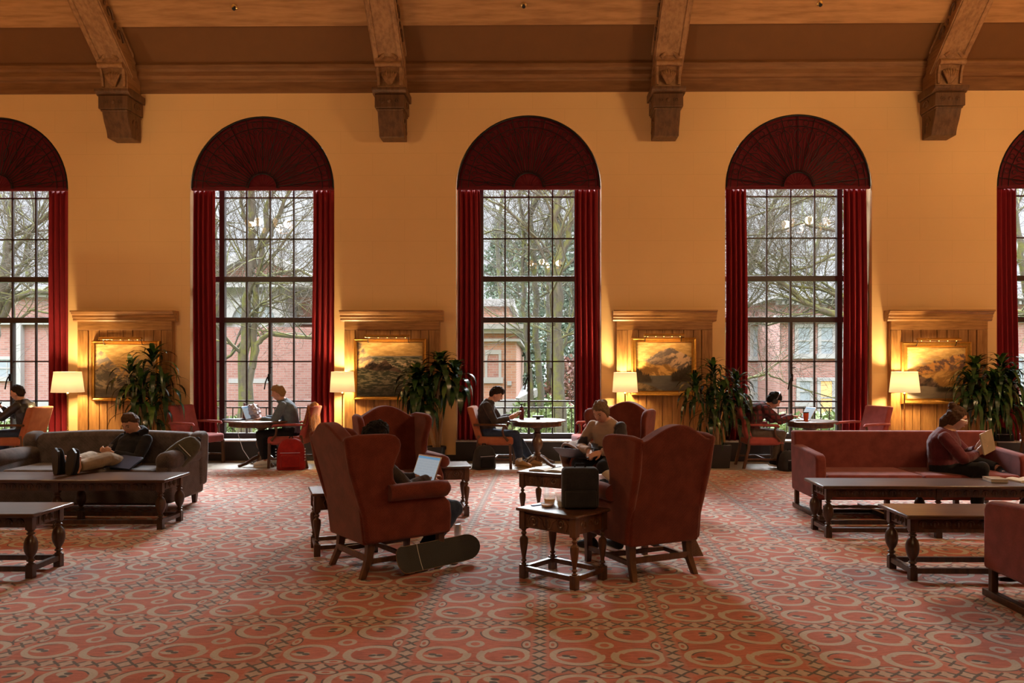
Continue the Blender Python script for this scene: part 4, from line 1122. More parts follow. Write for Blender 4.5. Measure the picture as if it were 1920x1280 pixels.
def head_fn(rot, k=1.0, hair=False, seed=0, style='short'):
    def f(d):
        a, b, c = .095, .075, .118
        x, y, z = d
        r = Vector((x*a, y*b, z*c))
        if z < 0:
            t = min(1, -z); r.y *= 1-.26*t**1.4; r.x *= 1-.10*t if x > 0 else 1-.38*t
            if x > 0: r.x += .008*t
        g = lambda yy, zz, sy, sz: math.exp(-((y-yy)/sy)**2-((z-zz)/sz)**2) if x > 0 else 0
        if not hair:
            r.x += .026*g(0, -.16, .13, .15)+.010*g(0, -.02, .10, .16)
            r.x += .006*g(0, .22, .6, .10)-.010*(g(.38, .06, .17, .13)+g(-.38, .06, .17, .13))
            r.x += .006*g(0, -.46, .28, .09)-.004*g(0, -.53, .25, .04)+.007*g(0, -.80, .3, .14)
            r.x += .004*(g(.45, -.2, .2, .2)+g(-.45, -.2, .2, .2))
        else:
            line = .50 if x > .55 else (.50-(.55-x)*.95)
            line += noise.noise(Vector((x*7+seed, y*7, seed)))*.16
            if style == 'long': line = min(line, .46-(.65-x)*1.5)
            m = max(0, min(1, (z-line+.06)/.10)); m = m*m*(3-2*m); tk = .35+.65*max(0, min(1, (z-line)/.45))
            if x < -.15 and z < -.5 and style != 'long': m *= max(0, min(1, (z+.85)/.3))
            n1 = noise.noise(Vector((x*4+seed, y*4, z*4)))*.010+noise.noise(Vector((x*15+seed, y*15, z*5)))*.010
            thick = {'short': .014, 'fringe': .022, 'curly': .03, 'long': .016, 'messy': .022}[style]
            if style == 'curly': n1 += noise.noise(Vector((x*16+seed, y*16, z*16)))*.014
            rr = r.normalized(); r = r*(.86+.14*m)+rr*(m*(thick*tk+n1*(.4+.6*tk)))
            if style == 'fringe' and x > .35 and z > .1: r += Vector((.014, 0, -.004))*m
            if style == 'messy' and z > .3: r += Vector((.012*x, 0, .012*z))*m
        return rot @ (r*k)
    return f
def hand(mb, w, d, nrm, curl, side):
    """w wrist, d direction of the fingers, nrm palm normal, side = +1 left / -1 right hand"""
    d = Vector(d).normalized(); nrm = Vector(nrm); nrm = (nrm-d*nrm.dot(d)).normalized(); s = d.cross(nrm)*side   # s points to the thumb
    w = Vector(w)
    for k, o in enumerate((-.026, -.009, .009, .026)):
        mb.tube([w+s*o*.6, w+d*.045+s*o*.95, w+d*.085+s*o], [.016, .015, .012], 8, flat=.85)
    for k, (o, L) in enumerate(((.028, .072), (.0095, .080), (-.0095, .074), (-.028, .058))):
        p = w+d*.086+s*o; a = curl*.35; pts = [p-d*.012]; q = p
        for seg, fr in ((0, .45), (1, .30), (2, .25)):
            dd = d*cos(a)+nrm*sin(a); pts.append(q.copy()); q = q+dd*L*fr; a += curl*(.55+.04*k)
        pts.append(q); mb.tube(pts, [.0095, .0092, .0085, .0078, .006], 8)
    p = w+d*.025+s*.028; e = (d*.62+s*.62+nrm*.45).normalized(); e2 = (d*.85+s*.1+nrm*.5).normalized()
    mb.tube([p-e*.015, p+e*.03, p+e*.03+e2*.032, p+e*.03+e2*.052], [.013, .0115, .0095, .007], 8)
def person(label, loc, rz, P):
    g = P.get
    r = empty('person', loc, R(rz), label, 'person'); sk = g('skin', 'skin'); vx = g('vox', .0065)
    hz = g('hip', .50); lean = R(g('lean', 8)); s0 = g('scale', 1.0)
    P0 = Vector((0, 0, hz)); tw = R(g('twist', 0))
    u = [Vector((sin(lean*k+R(o)), 0, cos(lean*k+R(o)))) for k, o in ((.5, -4), (1.0, 0), (1.15, g('slouch', 8)), (1.2, g('slouch', 8)*1.6))]
    q_ = g('sp', .93); P1 = P0+u[0]*.17*q_; P2 = P1+u[1]*.17*q_; P3 = P2+u[2]*.14*q_; P4 = P3+u[3]*.05; PN = P4+u[3]*.05
    def ring(c, d, hy, hx, n=20, tw_=0, back=0):
        d = d.normalized(); sy = Vector((-sin(tw_), cos(tw_), 0)); sx = sy.cross(d).normalized()
        return [c+sx*((abs(cos(t))**.85*(1 if cos(t) > 0 else -1))*hx)+sy*((abs(sin(t))**.85*(1 if sin(t) > 0 else -1))*hy) for t in [2*pi*i/n for i in range(n)]]
    bw = g('bulk', 1.0)
    def torso(mb, q, top=True):
        secs = [(P0-u[0]*.07, u[0], .13, .10), (P0, u[0], .165, .118), (P0+u[0]*.09, u[0], .155, .112), (P1, u[1], .143, .105), (P1.lerp(P2, .5), u[1], .155, .110), (P2, u[2], .168, .116),
                (P2.lerp(P3, .6), u[2], .168, .108), (P3, u[2], .150, .09), (P4, u[3], .085, .068), (PN, u[3], .056, .056)]
        if not top: secs = secs[:9]+[(P4.lerp(PN, .5), u[3], .064/bw, .064/bw)]
        mb.loft([ring(c, d, a*(bw if i < 9 or not top else 1)+q, b*(bw if i < 9 or not top else 1)+q, tw_=tw*min(i, 8)/8) for i, (c, d, a, b) in enumerate(secs)])
    yd = Vector((-sin(tw), cos(tw), 0)); S = {}; H = {}
    for s, k in ((1, 'L'), (-1, 'R')): S[k] = P3+yd*(s*.172*bw)-u[2]*.01; H[k] = P0+Vector((.01, s*.092, -.015))
    A = {}; Lg = {}
    for s, k in ((1, 'L'), (-1, 'R')):
        e, w_ = ik(S[k], g('hand'+k, (.35, s*.12, .70)), .285*s0, .25*s0, g('pole'+k, (-.2, s*.5, -.9))); A[k] = (S[k], e, w_)
        kn, an = ik(H[k], g('foot'+k, (.47, s*.10, .10)), .43*s0, .41*s0, g('knee'+k, (.3, s*.12, 1))); Lg[k] = (H[k], kn, an)
    # body, one continuous surface
    hp, hyaw, hr = R(g('pitch', 20)), R(g('yaw', 0)), R(g('roll', 0))
    rot = (Matrix.Rotation(hyaw, 3, 'Z') @ Matrix.Rotation(hp, 3, 'Y') @ Matrix.Rotation(hr, 3, 'X'))
    HC = PN+rot @ Vector((.025, 0, .10))
    mb = MB(); torso(mb, 0)
    mb.tube([P4, PN, PN.lerp(HC, .55)], [.062, .056, .052], 14)
    mb.ball(HC, 1, 40, 30, head_fn(rot))
    for s in (1, -1):
        c = HC+rot @ Vector((-.008, s*.074, -.012)); mb.ball(c, 1, 10, 8, lambda d, s=s: rot @ Vector((d.x*.017+d.z*.004, d.y*.009+s*.003, d.z*.032)))
    for k in 'LR':
        s = 1 if k == 'L' else -1
        limb(mb, *A[k], .047, .037, .026); limb(mb, *Lg[k], .078, .055, .038)
        d = g('fing'+k) or (A[k][2]-A[k][1]); hand(mb, A[k][2], d, g('palm'+k, (0, 0, -1)), g('curl'+k, .8), s)
        ft = Vector(g('toe'+k, (1, s*.15, -.25))).normalized(); an = Lg[k][2]
        mb.tube([an-ft*.04-Vector((0, 0, .02)), an+ft*.03-Vector((0, 0, .035)), an+ft*.14-Vector((0, 0, .03))], [.036, .036, .026], 10)
    body = mb.build('body', sk, r, remesh=vx)
    # hair, eyes, brows, lips
    h = MB().ball(HC, 1, 44, 32, head_fn(rot, 1.0, True, g('seed', 0), g('style', 'short')))
    if g('bun'):
        b = HC+rot @ Vector(g('bun')); h.ball(b, 1, 16, 12, lambda d: d*(.042+.008*noise.noise(d*3)))
    if g('tail'):
        h.tube([HC+rot @ Vector(p) for p in g('tail')], [.04, .05, .045, .02][:len(g('tail'))], 10)
    h.build('hair', g('hair', 'hair_dark'), r, smooth=180, remesh=.005)
    for s in (1, -1):
        MB().ball(HC+rot @ Vector((.074, s*.030, .006)), .0095, 10, 8).build('eye', 'eye', r)
        MB().tube([HC+rot @ Vector(p) for p in ((.090, s*.016, .026), (.086, s*.032, .031), (.074, s*.048, .025))], [.004, .0045, .003], 6).build('eyebrow', g('hair', 'hair_dark'), r)
    MB().tube([HC+rot @ Vector(p) for p in ((.086, .022, -.056), (.095, 0, -.054), (.086, -.022, -.056))], [.003, .006, .003], 6).build('lips', 'lips', r)
    # clothes
    t = MB(); torso(t, .016, top=False)
    t.ball(P4, (.075, .09, .05), 14, 8)
    for k in 'LR': limb(t, *A[k], .056, .048, .036, .007, end=g('sleeve', .95))
    if g('hood'):
        t.tube([P4+Vector((.05, .09, .0)), P4+Vector((-.05, .09, .03)), P4+Vector((-.10, 0, .04)), P4+Vector((-.05, -.09, .03)), P4+Vector((.05, -.09, .0))], [.03, .045, .055, .045, .03], 10)
    if g('collar'):
        n = 16
        t.tube([PN+Vector((.07*cos(a), .066*sin(a), -.025-.012*cos(a))) for a in [2*pi*i/n for i in range(n+1)]], .016, 8)
    t.build('jacket' if g('jk') else 'sweater', g('top', 'black_cloth'), r, remesh=.008, wrinkle=.012)
    tr = MB(); tr.loft([ring(c, d, a*bw+.012, b*bw+.012) for c, d, a, b in ((P0-u[0]*.08, u[0], .14, .11), (P0, u[0], .17, .12), (P0+u[0]*.09, u[0], .16, .115))])
    for k in 'LR': limb(tr, *Lg[k], .086, .062, .050, .009, end=g('cuff', .93))
    tr.build('trousers', g('legs', 'denim'), r, remesh=.009, wrinkle=.010)
    for k in 'LR':
        s = 1 if k == 'L' else -1; an = Lg[k][2]; ft = Vector(g('toe'+k, (1, s*.15, -.25))).normalized()
        sd = Vector(g('sole'+k, (0, 0, -1))); sd = (sd-ft*sd.dot(ft)).normalized(); wy = ft.cross(sd)
        def rg(c, hw, hh, dn, n=14): return [c+wy*(hw*cos(q))+sd*(-hh*sin(q) if sin(q) > 0 else -dn*sin(q)) for q in [2*pi*i/n for i in range(n)]]
        hh = g('shoe_h', .0)
        c = an+sd*.035
        m = MB(); m.loft([rg(c-ft*.075, .024, .030+hh, .030), rg(c-ft*.06, .036, .062+hh, .040), rg(c-ft*.02, .042, .075+hh, .042), rg(c+ft*.03, .044, .058, .042), rg(c+ft*.09, .048, .036, .042), rg(c+ft*.14, .048, .026, .042), rg(c+ft*.175, .034, .012, .038), rg(c+ft*.187, .015, .0, .03)])
        sh = m.build('shoe', g('shoe', 'black_cloth'), r, smooth=60, sub=1)
        m = MB(); so = [(c+ft*x_+wy*y_) for x_, y_ in ((-.082, 0), (-.07, .03), (-.02, .043), (.09, .052), (.15, .048), (.192, 0), (.15, -.048), (.09, -.052), (-.02, -.043), (-.07, -.03))]
        m.loft([[p+sd*.034 for p in so], [p+sd*.056 for p in so]]); m.build('sole', g('solem', 'white'), sh, smooth=0)
        if g('ankle'):
            MB().tube([an-(an-Lg[k][1]).normalized()*.12, an+sd*.0], [.042, .040], 10).build('sock', g('ankle'), r)
    return r, rot, HC, A, Lg

M['hair_dark'] = plain('dark hair', (.022, .013, .009), .75, 0, .4, 60, 1.0, .15)
M['hair_black'] = plain('black hair', (.008, .007, .007), .75, 0, .4, 60, 1.0, .15)
M['hair_brown'] = plain('brown hair', (.07, .035, .018), .75, 0, .4, 60, 1.0, .15)
M['hair_blond'] = plain('blond hair', (.27, .155, .065), .75, 0, .3, 60, 1.0, .15)
M['eye'] = plain('eye', (.02, .015, .012), .2); M['lips'] = plain('lips', (.42, .16, .13), .5)
M['denim'] = fabric('blue jeans', (.032, .05, .095), (.02, .03, .06), 500)
M['denim_l'] = fabric('denim jacket', (.14, .19, .235), (.09, .125, .16), 500)
M['khaki'] = fabric('khaki trousers', (.30, .225, .145), (.22, .16, .10), 500)
M['sweat'] = fabric('dark brown sweater', (.055, .04, .038), (.032, .024, .022), 300)
M['leather'] = plain('black leather', (.022, .02, .022), .35, 0, .3, 30, .3)
M['maroon'] = fabric('maroon sweater', (.115, .022, .032), (.075, .014, .02), 300)
M['tan_shoe'] = plain('tan shoe', (.36, .20, .08), .5); M['grey_pants'] = fabric('grey brown trousers', (.12, .09, .075), (.08, .06, .05), 400)
def mat_plaid():
    m, b = newmat('dark red plaid'); x, y, z, o = coords()
    a = step(esin((x+z*.15)*75), .2, .5); c = step(esin((z+y*.2)*75), .2, .5)
    setc(b, mixc(emax(a, c)*.8, (.15, .025, .03), (.022, .014, .018))); b.inputs['Roughness'].default_value = .9; return m
M['plaid'] = mat_plaid()
def mat_twotone():
    m, b = newmat('tan and black fleece'); x, y, z, o = coords()
    n = nz(o, 30, 2)*.02
    low = step(z+n, .70, .68)*step(z, .50, .52)*step(x, .24, .20)
    sl = step(y+n, .125, .145)*step(z, .62, .64)*step(x, .24, .20)
    sr = step(y+n, -.165, -.185)*step(z+n, .80, .78)*step(x, .22, .18)
    setc(b, mixc(emax(emax(low, sl), sr), (.36, .235, .155), (.03, .024, .026))); b.inputs['Roughness'].default_value = .95
    b.inputs['Sheen Weight'].default_value = .2; return m
M['twotone'] = mat_twotone()

# far left, black jacket, phone
person('man in a black jacket holding a phone in the orange armchair at the left edge', (-7.82, 12.03, 0), 181,
       dict(hip=.52, lean=4, slouch=14, pitch=12, handL=(.42, .06, .92), handR=(.43, -.05, .92), palmL=(0, -1, .3), palmR=(0, 1, .3), fingL=(.8, -.25, .6), fingR=(.8, .25, .6), curlL=1.0, curlR=1.0,
            top='leather', jk=1, collar=1, legs='denim', hair='hair_dark', style='short', seed=2, footL=(.47, .13, .10), footR=(.40, -.1, .10)))
# blond man in denim
person('blond man in a denim jacket typing at the round table of the left middle window', (-3.80, 12.22, 0), 182,
       dict(hip=.53, lean=12, slouch=12, pitch=14, handL=(.42, .10, .745), handR=(.44, -.12, .745), curlL=.5, curlR=.5, fingL=(1, -.1, -.05), fingR=(1, .1, -.05), top='denim_l', jk=1, collar=1,
            legs='black_cloth', hair='hair_blond', style='fringe', seed=5, footL=(.36, .11, .10), footR=(.22, -.10, .10), shoe='white', solem='white', toeL=(1, .1, -.05), toeR=(1, -.1, -.05)))
# reader at the middle window
person('dark-haired man in a dark sweater reading at the round table of the middle window', (-.74, 12.2, 0), -2,
       dict(hip=.52, lean=-6, slouch=24, pitch=32, handL=(.37, .09, .78), handR=(.33, -.07, .76), palmL=(-.2, -.9, .4), palmR=(-.2, .9, .4), fingL=(.9, -.1, .35), fingR=(.9, .15, .3), curlL=.7, curlR=.7,
            top='sweat', legs='denim', hair='hair_dark', style='fringe', seed=9, footL=(.66, .10, .10), footR=(.50, -.10, .10), toeL=(1, 0, -.12), toeR=(1, -.1, -.12), shoe='tan_shoe', solem='tan_shoe', cuff=.86, ankle='white'))
# headphones
hp_, rot_, HC_, A_, L_ = person('person in a dark red plaid shirt wearing headphones, leaning over a laptop', (3.30, 12.2, 0), 0,
       dict(hip=.53, lean=25, slouch=22, pitch=36, handL=(.60, .10, .79), handR=(.62, -.10, .79), curlL=.5, curlR=.5, fingL=(1, 0, .0), fingR=(1, 0, .0), top='plaid', legs='grey_pants', bulk=1.05,
            hair='hair_black', style='messy', seed=12, footL=(.50, .10, .11), footR=(.34, -.12, .12), toeL=(1, 0, -.1), toeR=(1, -.1, -.2)))
hd = empty('headphones', loc=(3.30, 12.2, 0), rz=0, label='black and silver headphones on the head of the person in plaid', cat='headphones')
band = MB().tube([HC_+rot_ @ Vector((-.005, .104*cos(a), .01+.150*sin(a))) for a in [pi*k/16 for k in range(17)]], .011, 8, flat=.6); band.build('headband', 'silver', hd)
for s in (1, -1): MB().tube([HC_+rot_ @ Vector((-.005, s*.078, -.01)), HC_+rot_ @ Vector((-.005, s*.125, -.01))], [.044, .040], 16).build('ear_cup', 'black', hd)
# reclining man on the grey-brown sofa; feet up on the coffee table, turned towards the left
person('man in a black hooded jacket reclining on the grey-brown sofa with his boots up', (-4.54, 8.66, 0), -110,
       dict(hip=.45, sp=.70, lean=-36, slouch=26, pitch=30, yaw=6, handL=(.20, .05, .62), handR=(.20, -.05, .62), poleL=(-.2, .8, -.6), poleR=(-.2, -.8, -.6), palmL=(-.2, -.8, .5), palmR=(-.2, .8, .5), fingL=(.5, -.6, .3), fingR=(.5, .6, .3), curlL=1.0, curlR=1.0,
            top='black_cloth', jk=1, hood=1, legs='khaki', hair='hair_brown', style='short', seed=4, footL=(.80, .24, .555), footR=(.80, .07, .555), kneeL=(0, .3, 1), kneeR=(0, -.2, 1),
            toeL=(-.1, .1, 1), toeR=(-.05, -.1, 1), soleL=(1, .1, 0), soleR=(1, -.1, 0), solem='black', shoe_h=.03, vox=.006))
# laptop user hidden in the front left wing chair
def in_chair(i, x, y): 
    c = WCH[i]; a = c.rotation_euler.z
    return (c.location.x+x*cos(a)-y*sin(a), c.location.y+x*sin(a)+y*cos(a), 0)
person('person with black hair and blue jeans mostly hidden in the left wing chair', in_chair(0, .06, 0), 38,
       dict(hip=.51, sp=.80, lean=-48, slouch=26, pitch=20, handL=(.22, .08, .66), handR=(.22, -.10, .66), curlL=.6, curlR=.6, top='sweat', legs='denim', hair='hair_black', style='curly', seed=7,
            footL=(.36, .12, .10), footR=(.16, -.12, .10), kneeL=(1, .1, .3), kneeR=(1, -.2, .3), toeL=(1, .1, -.1), toeR=(1, -.1, -.3)))
person('person hidden in the right wing chair, only a grey knee and dark shoe showing', in_chair(3, .14, 0), 116,
       dict(hip=.48, sp=.66, lean=-62, slouch=24, pitch=20, handL=(.20, .10, .62), handR=(.20, -.10, .62), top='black_cloth', legs='grey_pants', hair='hair_dark', style='short', seed=8,
            footL=(.40, .10, .10), footR=(.34, -.12, .10), kneeL=(1, .25, .6), kneeR=(1, -.2, .3), toeL=(1, .1, -.05), toeR=(1, -.1, -.05)))
# woman in the back right wing chair
M['hair_lb'] = plain('light brown hair', (.17, .105, .06), .75, 0, .3, 60, 1.0, .15)
person('woman with tied back hair in a tan and black fleece, looking down', in_chair(2, .10, .03), -122,
       dict(hip=.53, sp=.80, lean=4, slouch=18, pitch=30, yaw=-4, handL=(.33, .07, .64), handR=(.30, -.08, .64), poleL=(-.1, .8, -.6), poleR=(-.1, -.8, -.6), palmL=(-.1, -.5, -.8), palmR=(-.1, .5, -.8), curlL=.9, curlR=.9,
            fingL=(.8, -.5, -.2), fingR=(.8, .5, -.3), top='twotone', legs='black_cloth', hair='hair_lb', style='long', seed=11, bun=(-.10, 0, .05), footL=(.50, .14, .10), footR=(.46, -.12, .10), kneeL=(1, .2, .9), kneeR=(1, -.2, .9), vox=.006))
# woman reading on the red sofa
pr_, rr_, HC2, A2, L2 = person('woman in a maroon sweater with glasses reading a book on the red sofa', (4.33, 8.42, 0), -30,
       dict(hip=.45, sp=.80, lean=0, slouch=14, pitch=18, yaw=8, roll=0, bulk=1.28, handL=(.30, .05, .70), handR=(.30, -.10, .66), poleL=(-.2, .9, -.5), poleR=(-.3, -.9, -.3), palmL=(-.5, -.7, .2), palmR=(-.4, .8, .2), curlL=.7, curlR=.7,
            fingL=(.5, -.1, .8), fingR=(.6, .2, .7), top='maroon', legs='black_cloth', hair='hair_brown', style='long', seed=15, bun=(-.075, 0, .115), tail=[(-.08, 0, .0), (-.10, 0, -.06), (-.085, 0, -.13), (-.07, 0, -.18)],
            footL=(.50, .25, .48), footR=(.30, -.25, .14), kneeL=(.3, 1, .25), kneeR=(.6, -.5, .6), toeL=(.3, -1, 0), toeR=(1, 0, -.1), vox=.006))
gl = empty('eyeglasses', loc=(4.33, 8.42, 0), rz=R(-30), label='thin round glasses on the face of the woman reading', cat='glasses')
for s in (1, -1):
    c = Vector((.100, s*.032, .004)); MB().tube([HC2+rr_ @ (c+Vector((0, .026*cos(a), .024*sin(a)))) for a in [2*pi*k/20 for k in range(21)]], .0018, 5).build('rim', 'silver', gl)
    MB().tube([HC2+rr_ @ Vector((.098, s*.058, .008)), HC2+rr_ @ Vector((.0, s*.082, .006))], .0018, 5).build('temple', 'silver', gl)
MB().tube([HC2+rr_ @ Vector((.100, .008, .008)), HC2+rr_ @ Vector((.100, -.008, .008))], .0018, 5).build('bridge', 'silver', gl)
# ---------------------------------------------------------------- small things
def laptop(loc, rz, label, ang=105, mat='silver'):
    r = empty('laptop', loc, R(rz), label, 'laptop', None)      # user sits on the -x side, screen opens at +x
    MB().box(-.11, .11, -.155, .155, 0, .014).build('keyboard_base', mat, r, bevel=.003)
    lid = MB().box(-.004, .004, -.155, .155, 0, .215).build('lid', mat, r, bevel=.002); lid.location = (.112, 0, .012); lid.rotation_euler = (0, R(ang-90), 0)
    s = MB().box(-.0052, -.004, -.146, .146, .012, .205).build('screen', 'screen', lid, smooth=0)
    MB().box(-.09, .03, -.135, .135, .014, .0155).build('keys', 'black', r, smooth=0)
    return r
def phone(loc, rot, label):
    r = MB().box(-.038, .038, -.075, .075, -.004, .004).build('phone', 'black', None, bevel=.003); r.location = loc; r.rotation_euler = rot; return tag(r, label, 'phone')
def book_open(loc, rz, label, cover='maroon', tilt=0, sc=1.0, held=False, rot=None):
    r = empty('open_book', loc, R(rz), label, 'book')
    if rot: r.rotation_euler = rot
    for s in (-1, 1):
        m = MB(); n = 8
        up = [(0, .006)]+[(s*.15*sc*k/n, .012+.012*sin(pi*k/n)) for k in range(1, n+1)]
        m.prism(up+[(s*.15*sc, .003), (0, .001)], -.11*sc, .11*sc, 'xz'); m.build('pages', 'paper', r, smooth=30)
        MB().box(min(0, s*.155*sc), max(0, s*.155*sc), -.115*sc, .115*sc, 0, .003).build('cover', cover, r, smooth=0)
    return r
def backpack(loc, rz, label, c1, c2, w=.30, h=.45, d=.20, stripes=None):
    r = empty('backpack', loc, R(rz), label, 'backpack')
    m = MB(); rings = []
    for z, f in ((0, .86), (.03, .97), (.15, 1.0), (.35, .98), (.6, .92), (.8, .80), (.93, .60), (1.0, .30)):
        n = 24; rings.append([Vector((abs(cos(t))**.6*(1 if cos(t) > 0 else -1)*d/2*f, abs(sin(t))**.5*(1 if sin(t) > 0 else -1)*w/2*min(1, f*1.05), z*h)) for t in [2*pi*i/n for i in range(n)]])
    m.loft(rings); m.build('bag_body', c1, r, smooth=60, wrinkle=.012)
    MB().box(d*.36, d*.62, -w*.33, w*.33, h*.08, h*.50).build('front_pocket', c2, r, bevel=.03, seg=3, wrinkle=.008)
    MB().tube([(0, -.03, h*.97), (-.01, -.02, h*1.06), (-.01, .02, h*1.06), (0, .03, h*.97)], .009, 6).build('grab_loop', 'black_cloth', r)
    for s in (-1, 1): MB().tube([(-d*.42, s*w*.18, h*.92), (-d*.62, s*w*.26, h*.7), (-d*.66, s*w*.30, h*.35), (-d*.42, s*w*.36, h*.05)], .016, 6, flat=2.0).build('strap', 'black_cloth', r)
    MB().tube([(d*.50, y, h*.56+.0*y) for y in (-w*.34, 0, w*.34)], .004, 5).build('zipper', 'silver', r)
    if stripes:
        for s in (-1, 1):
            for k in range(5): MB().box(-.01+d*.30, d*.30+.02, s*w*.50-.008, s*w*.50+.008, h*(.30+k*.09), h*(.33+k*.09)).build('reflective_strip', 'silver', r)
    return r
# front left chair: laptop on the lap, skateboard, can
cx, cy, _ = in_chair(0, .17, -.02)
laptop((cx, cy, .62), 44, 'open silver laptop with a lit page over the arm of the left wing chair', 112)
sk = empty('skateboard', (0, 0, 0), 0, 'skateboard with dark grip tape leaning on its edge against the left wing chair', 'skateboard')
m = MB(); n = 40; outl = []
for k in range(n):
    a = 2*pi*k/n; outl.append((.39*abs(cos(a))**.45*(1 if cos(a) >= 0 else -1), .102*abs(sin(a))**.75*(1 if sin(a) >= 0 else -1)))
bend = lambda p: Vector((p.x, p.y, p.z+max(0, abs(p.x)-.25)**1.3*.9+(p.y/.1)**2*.006))
md = MB(); md.fn = bend; nx = 60
rows = []
for k in range(nx+1):
    x = .398*sin(pi*(k/nx-.5)); q = abs(x)/.398; hw = .102*(1 if abs(x) < .30 else math.sqrt(max(0.004, 1-((abs(x)-.30)/.0985)**2)))
    rows.append([Vector((x, y, z)) for y, z in ((-hw, 0), (-hw*.5, 0), (0, 0), (hw*.5, 0), (hw, 0), (hw, .011), (hw*.5, .011), (0, .011), (-hw*.5, .011), (-hw, .011))])
md.loft(rows)
M['deckply'] = wood('maple ply', (.20, .11, .045), (.34, .20, .09), .5, 'x'); M['grip'] = plain('grip tape', (.040, .038, .034), .95, 0, .3, 200, .5)
M['red_cloth'] = fabric('red nylon', (.34, .018, .016), (.22, .01, .012), 500); M['olive'] = fabric('olive nylon', (.08, .07, .045), (.045, .04, .028), 500)
M['amber'] = plain('amber food', (.75, .40, .08), .5, 0, .3, 60, .4); M['orangecup'] = plain('orange cup', (.65, .10, .03), .5); M['charc'] = fabric('charcoal nylon', (.035, .035, .038), (.022, .022, .025), 500)
M['brown_coat'] = fabric('brown coat', (.24, .14, .09), (.15, .085, .055), 300); M['grey_bottle'] = plain('mauve bottle', (.22, .13, .14), .4); M['foil'] = plain('crumpled bag', (.50, .44, .48), .4, 0, .25, 50, 1)
M['rustcoat'] = fabric('orange brown jacket', (.42, .16, .05), (.10, .03, .02), 120); M['maroon_bottle'] = plain('dark red bottle', (.10, .012, .016), .3)
M['blue'] = plain('blue plastic', (.05, .10, .35), .4)
md_ = md.build('deck', 'deckply', sk, smooth=30)
mg = MB(); mg.fn = bend; mg.loft([[Vector((r_[9-i].x, r_[9-i].y*.97, .0105)) for i in range(5)]+[Vector((r_[5+i].x, r_[5+i].y*.97, .0135)) for i in range(4, -1, -1)][::-1] for r_ in rows])
mg.build('grip_tape', 'grip', sk, smooth=30)
st = MB(); st.fn = bend
for y in range(10): st.box(-.15, -.146, -.1+y*.02, -.08+y*.02, .0135, .0145)
st.build('grip_line', 'paper', sk, smooth=0)
for x in (-.21, .21):
    t = MB().box(x-.03, x+.03, -.025, .025, -.03, 0); t.tube([(x, -.09, -.045), (x, .09, -.045)], .010, 8); t.build('truck', 'silver', sk)
    for s in (-1, 1): MB().lathe([(.020, -.016), (.027, -.012), (.027, .012), (.020, .016)], (x, s*.09, -.048), 16, 'y').build('wheel', 'white', sk)
p1 = gr(748, 1084); p2 = gr(872, 1052)
ctr = (p1+p2)/2; ang = math.atan2(p2.y-p1.y, p2.x-p1.x)
sk.location = (ctr.x+.0, ctr.y+.035, .108); sk.rotation_euler = (R(68), R(0), ang-R(6))
sk.rotation_euler = (Matrix.Rotation(ang-R(4), 3, 'Z') @ Matrix.Rotation(R(66), 3, 'X')).to_euler()
p = gr(857, 1012); c_ = MB().lathe([(.024, 0), (.032, .008), (.033, .11), (.026, .125), (.026, .130)], (0, 0, 0), 20).build('drink_can', 'silver', None); c_.location = (p.x+.0, p.y+.06, 0.001); tag(c_, 'silver drink can standing on the carpet behind the skateboard', 'can')
# front end table: backpack, food
def on_table(i, x, y, z=.523):
    t = ETS[i]; a = t.rotation_euler.z; return (t.location.x+x*cos(a)-y*sin(a), t.location.y+x*sin(a)+y*cos(a), z)
bp = empty('square_backpack', on_table(0, .10, .075), R(-88), 'black boxy backpack standing on the end table beside the right wing chair', 'backpack')
MB().box(-.075, .075, -.135, .135, 0, .30).build('bag_body', 'charc', bp, bevel=.035, seg=4); MB().box(.06, .092, -.115, .115, .015, .14).build('front_pocket', 'charc', bp, bevel=.015, seg=3)
MB().tube([(.078, -.12, .15), (.080, 0, .152), (.078, .12, .15)], .004, 5).build('zipper', 'black', bp); MB().tube([(0, -.04, .30), (0, -.03, .325), (0, .03, .325), (0, .04, .30)], .007, 6).build('grab_loop', 'black_cloth', bp)
MB().box(.05, .07, -.10, .10, .17, .27).build('upper_pocket', 'charc', bp, bevel=.01)
def tub(loc, r0, r1, h, label, fill=None, lid=False):
    t = empty('plastic_tub', loc, 0, label, 'container', 'food containers on the front end table')
    MB().lathe([(r0, 0), (r1, h), (r1+.004, h), (r1+.004, h+.003), (r1-.002, h+.003), (r0-.003, .003)], n=24).build('cup', 'clear', t)
    if fill: MB().lathe([(r0*.93, .004), (r0+(r1-r0)*.6-.003, h*.6), (r0*.5, h*.66), (.002, h*.68)], n=20).build('food', fill, t)
    return t
tub(on_table(0, -.16, .04), .036, .052, .075, 'clear plastic tub of orange fruit on the front end table', 'amber')
tub(on_table(0, -.10, .10), .030, .042, .085, 'empty clear plastic cup behind the tub of orange fruit'); tub(on_table(0, -.03, .03), .032, .045, .075, 'clear cup with pale contents right beside the backpack', 'paper')
tub(on_table(0, -.12, -.04), .040, .048, .028, 'low clear dish with pale sauce in front of the orange fruit tub', 'amber')
o = MB().box(-.10, .03, -.014, .014, 0, .006); o.ball((.04, 0, .006), (.028, .018, .006), 12, 6); o = o.build('spoon', 'blue', None, bevel=.002); o.location = on_table(0, -.20, .0); o.rotation_euler = (0, 0, R(40)); tag(o, 'blue plastic spoon lying at the edge of the front end table', 'spoon')
# notebook on the second table
book_open(on_table(1, -.02, 0), -20, 'open notebook with a pen lying on the end table beside the woman in fleece', 'black', sc=1.15)
o = MB().tube([(-.06, 0, 0), (.055, 0, .0), (.07, 0, 0)], [.0045, .0045, .001], 8).build('pen', 'black', None); o.location = on_table(1, .05, .01, .555); o.rotation_euler = (0, R(-4), R(35)); tag(o, 'black pen lying across the open notebook', 'pen')
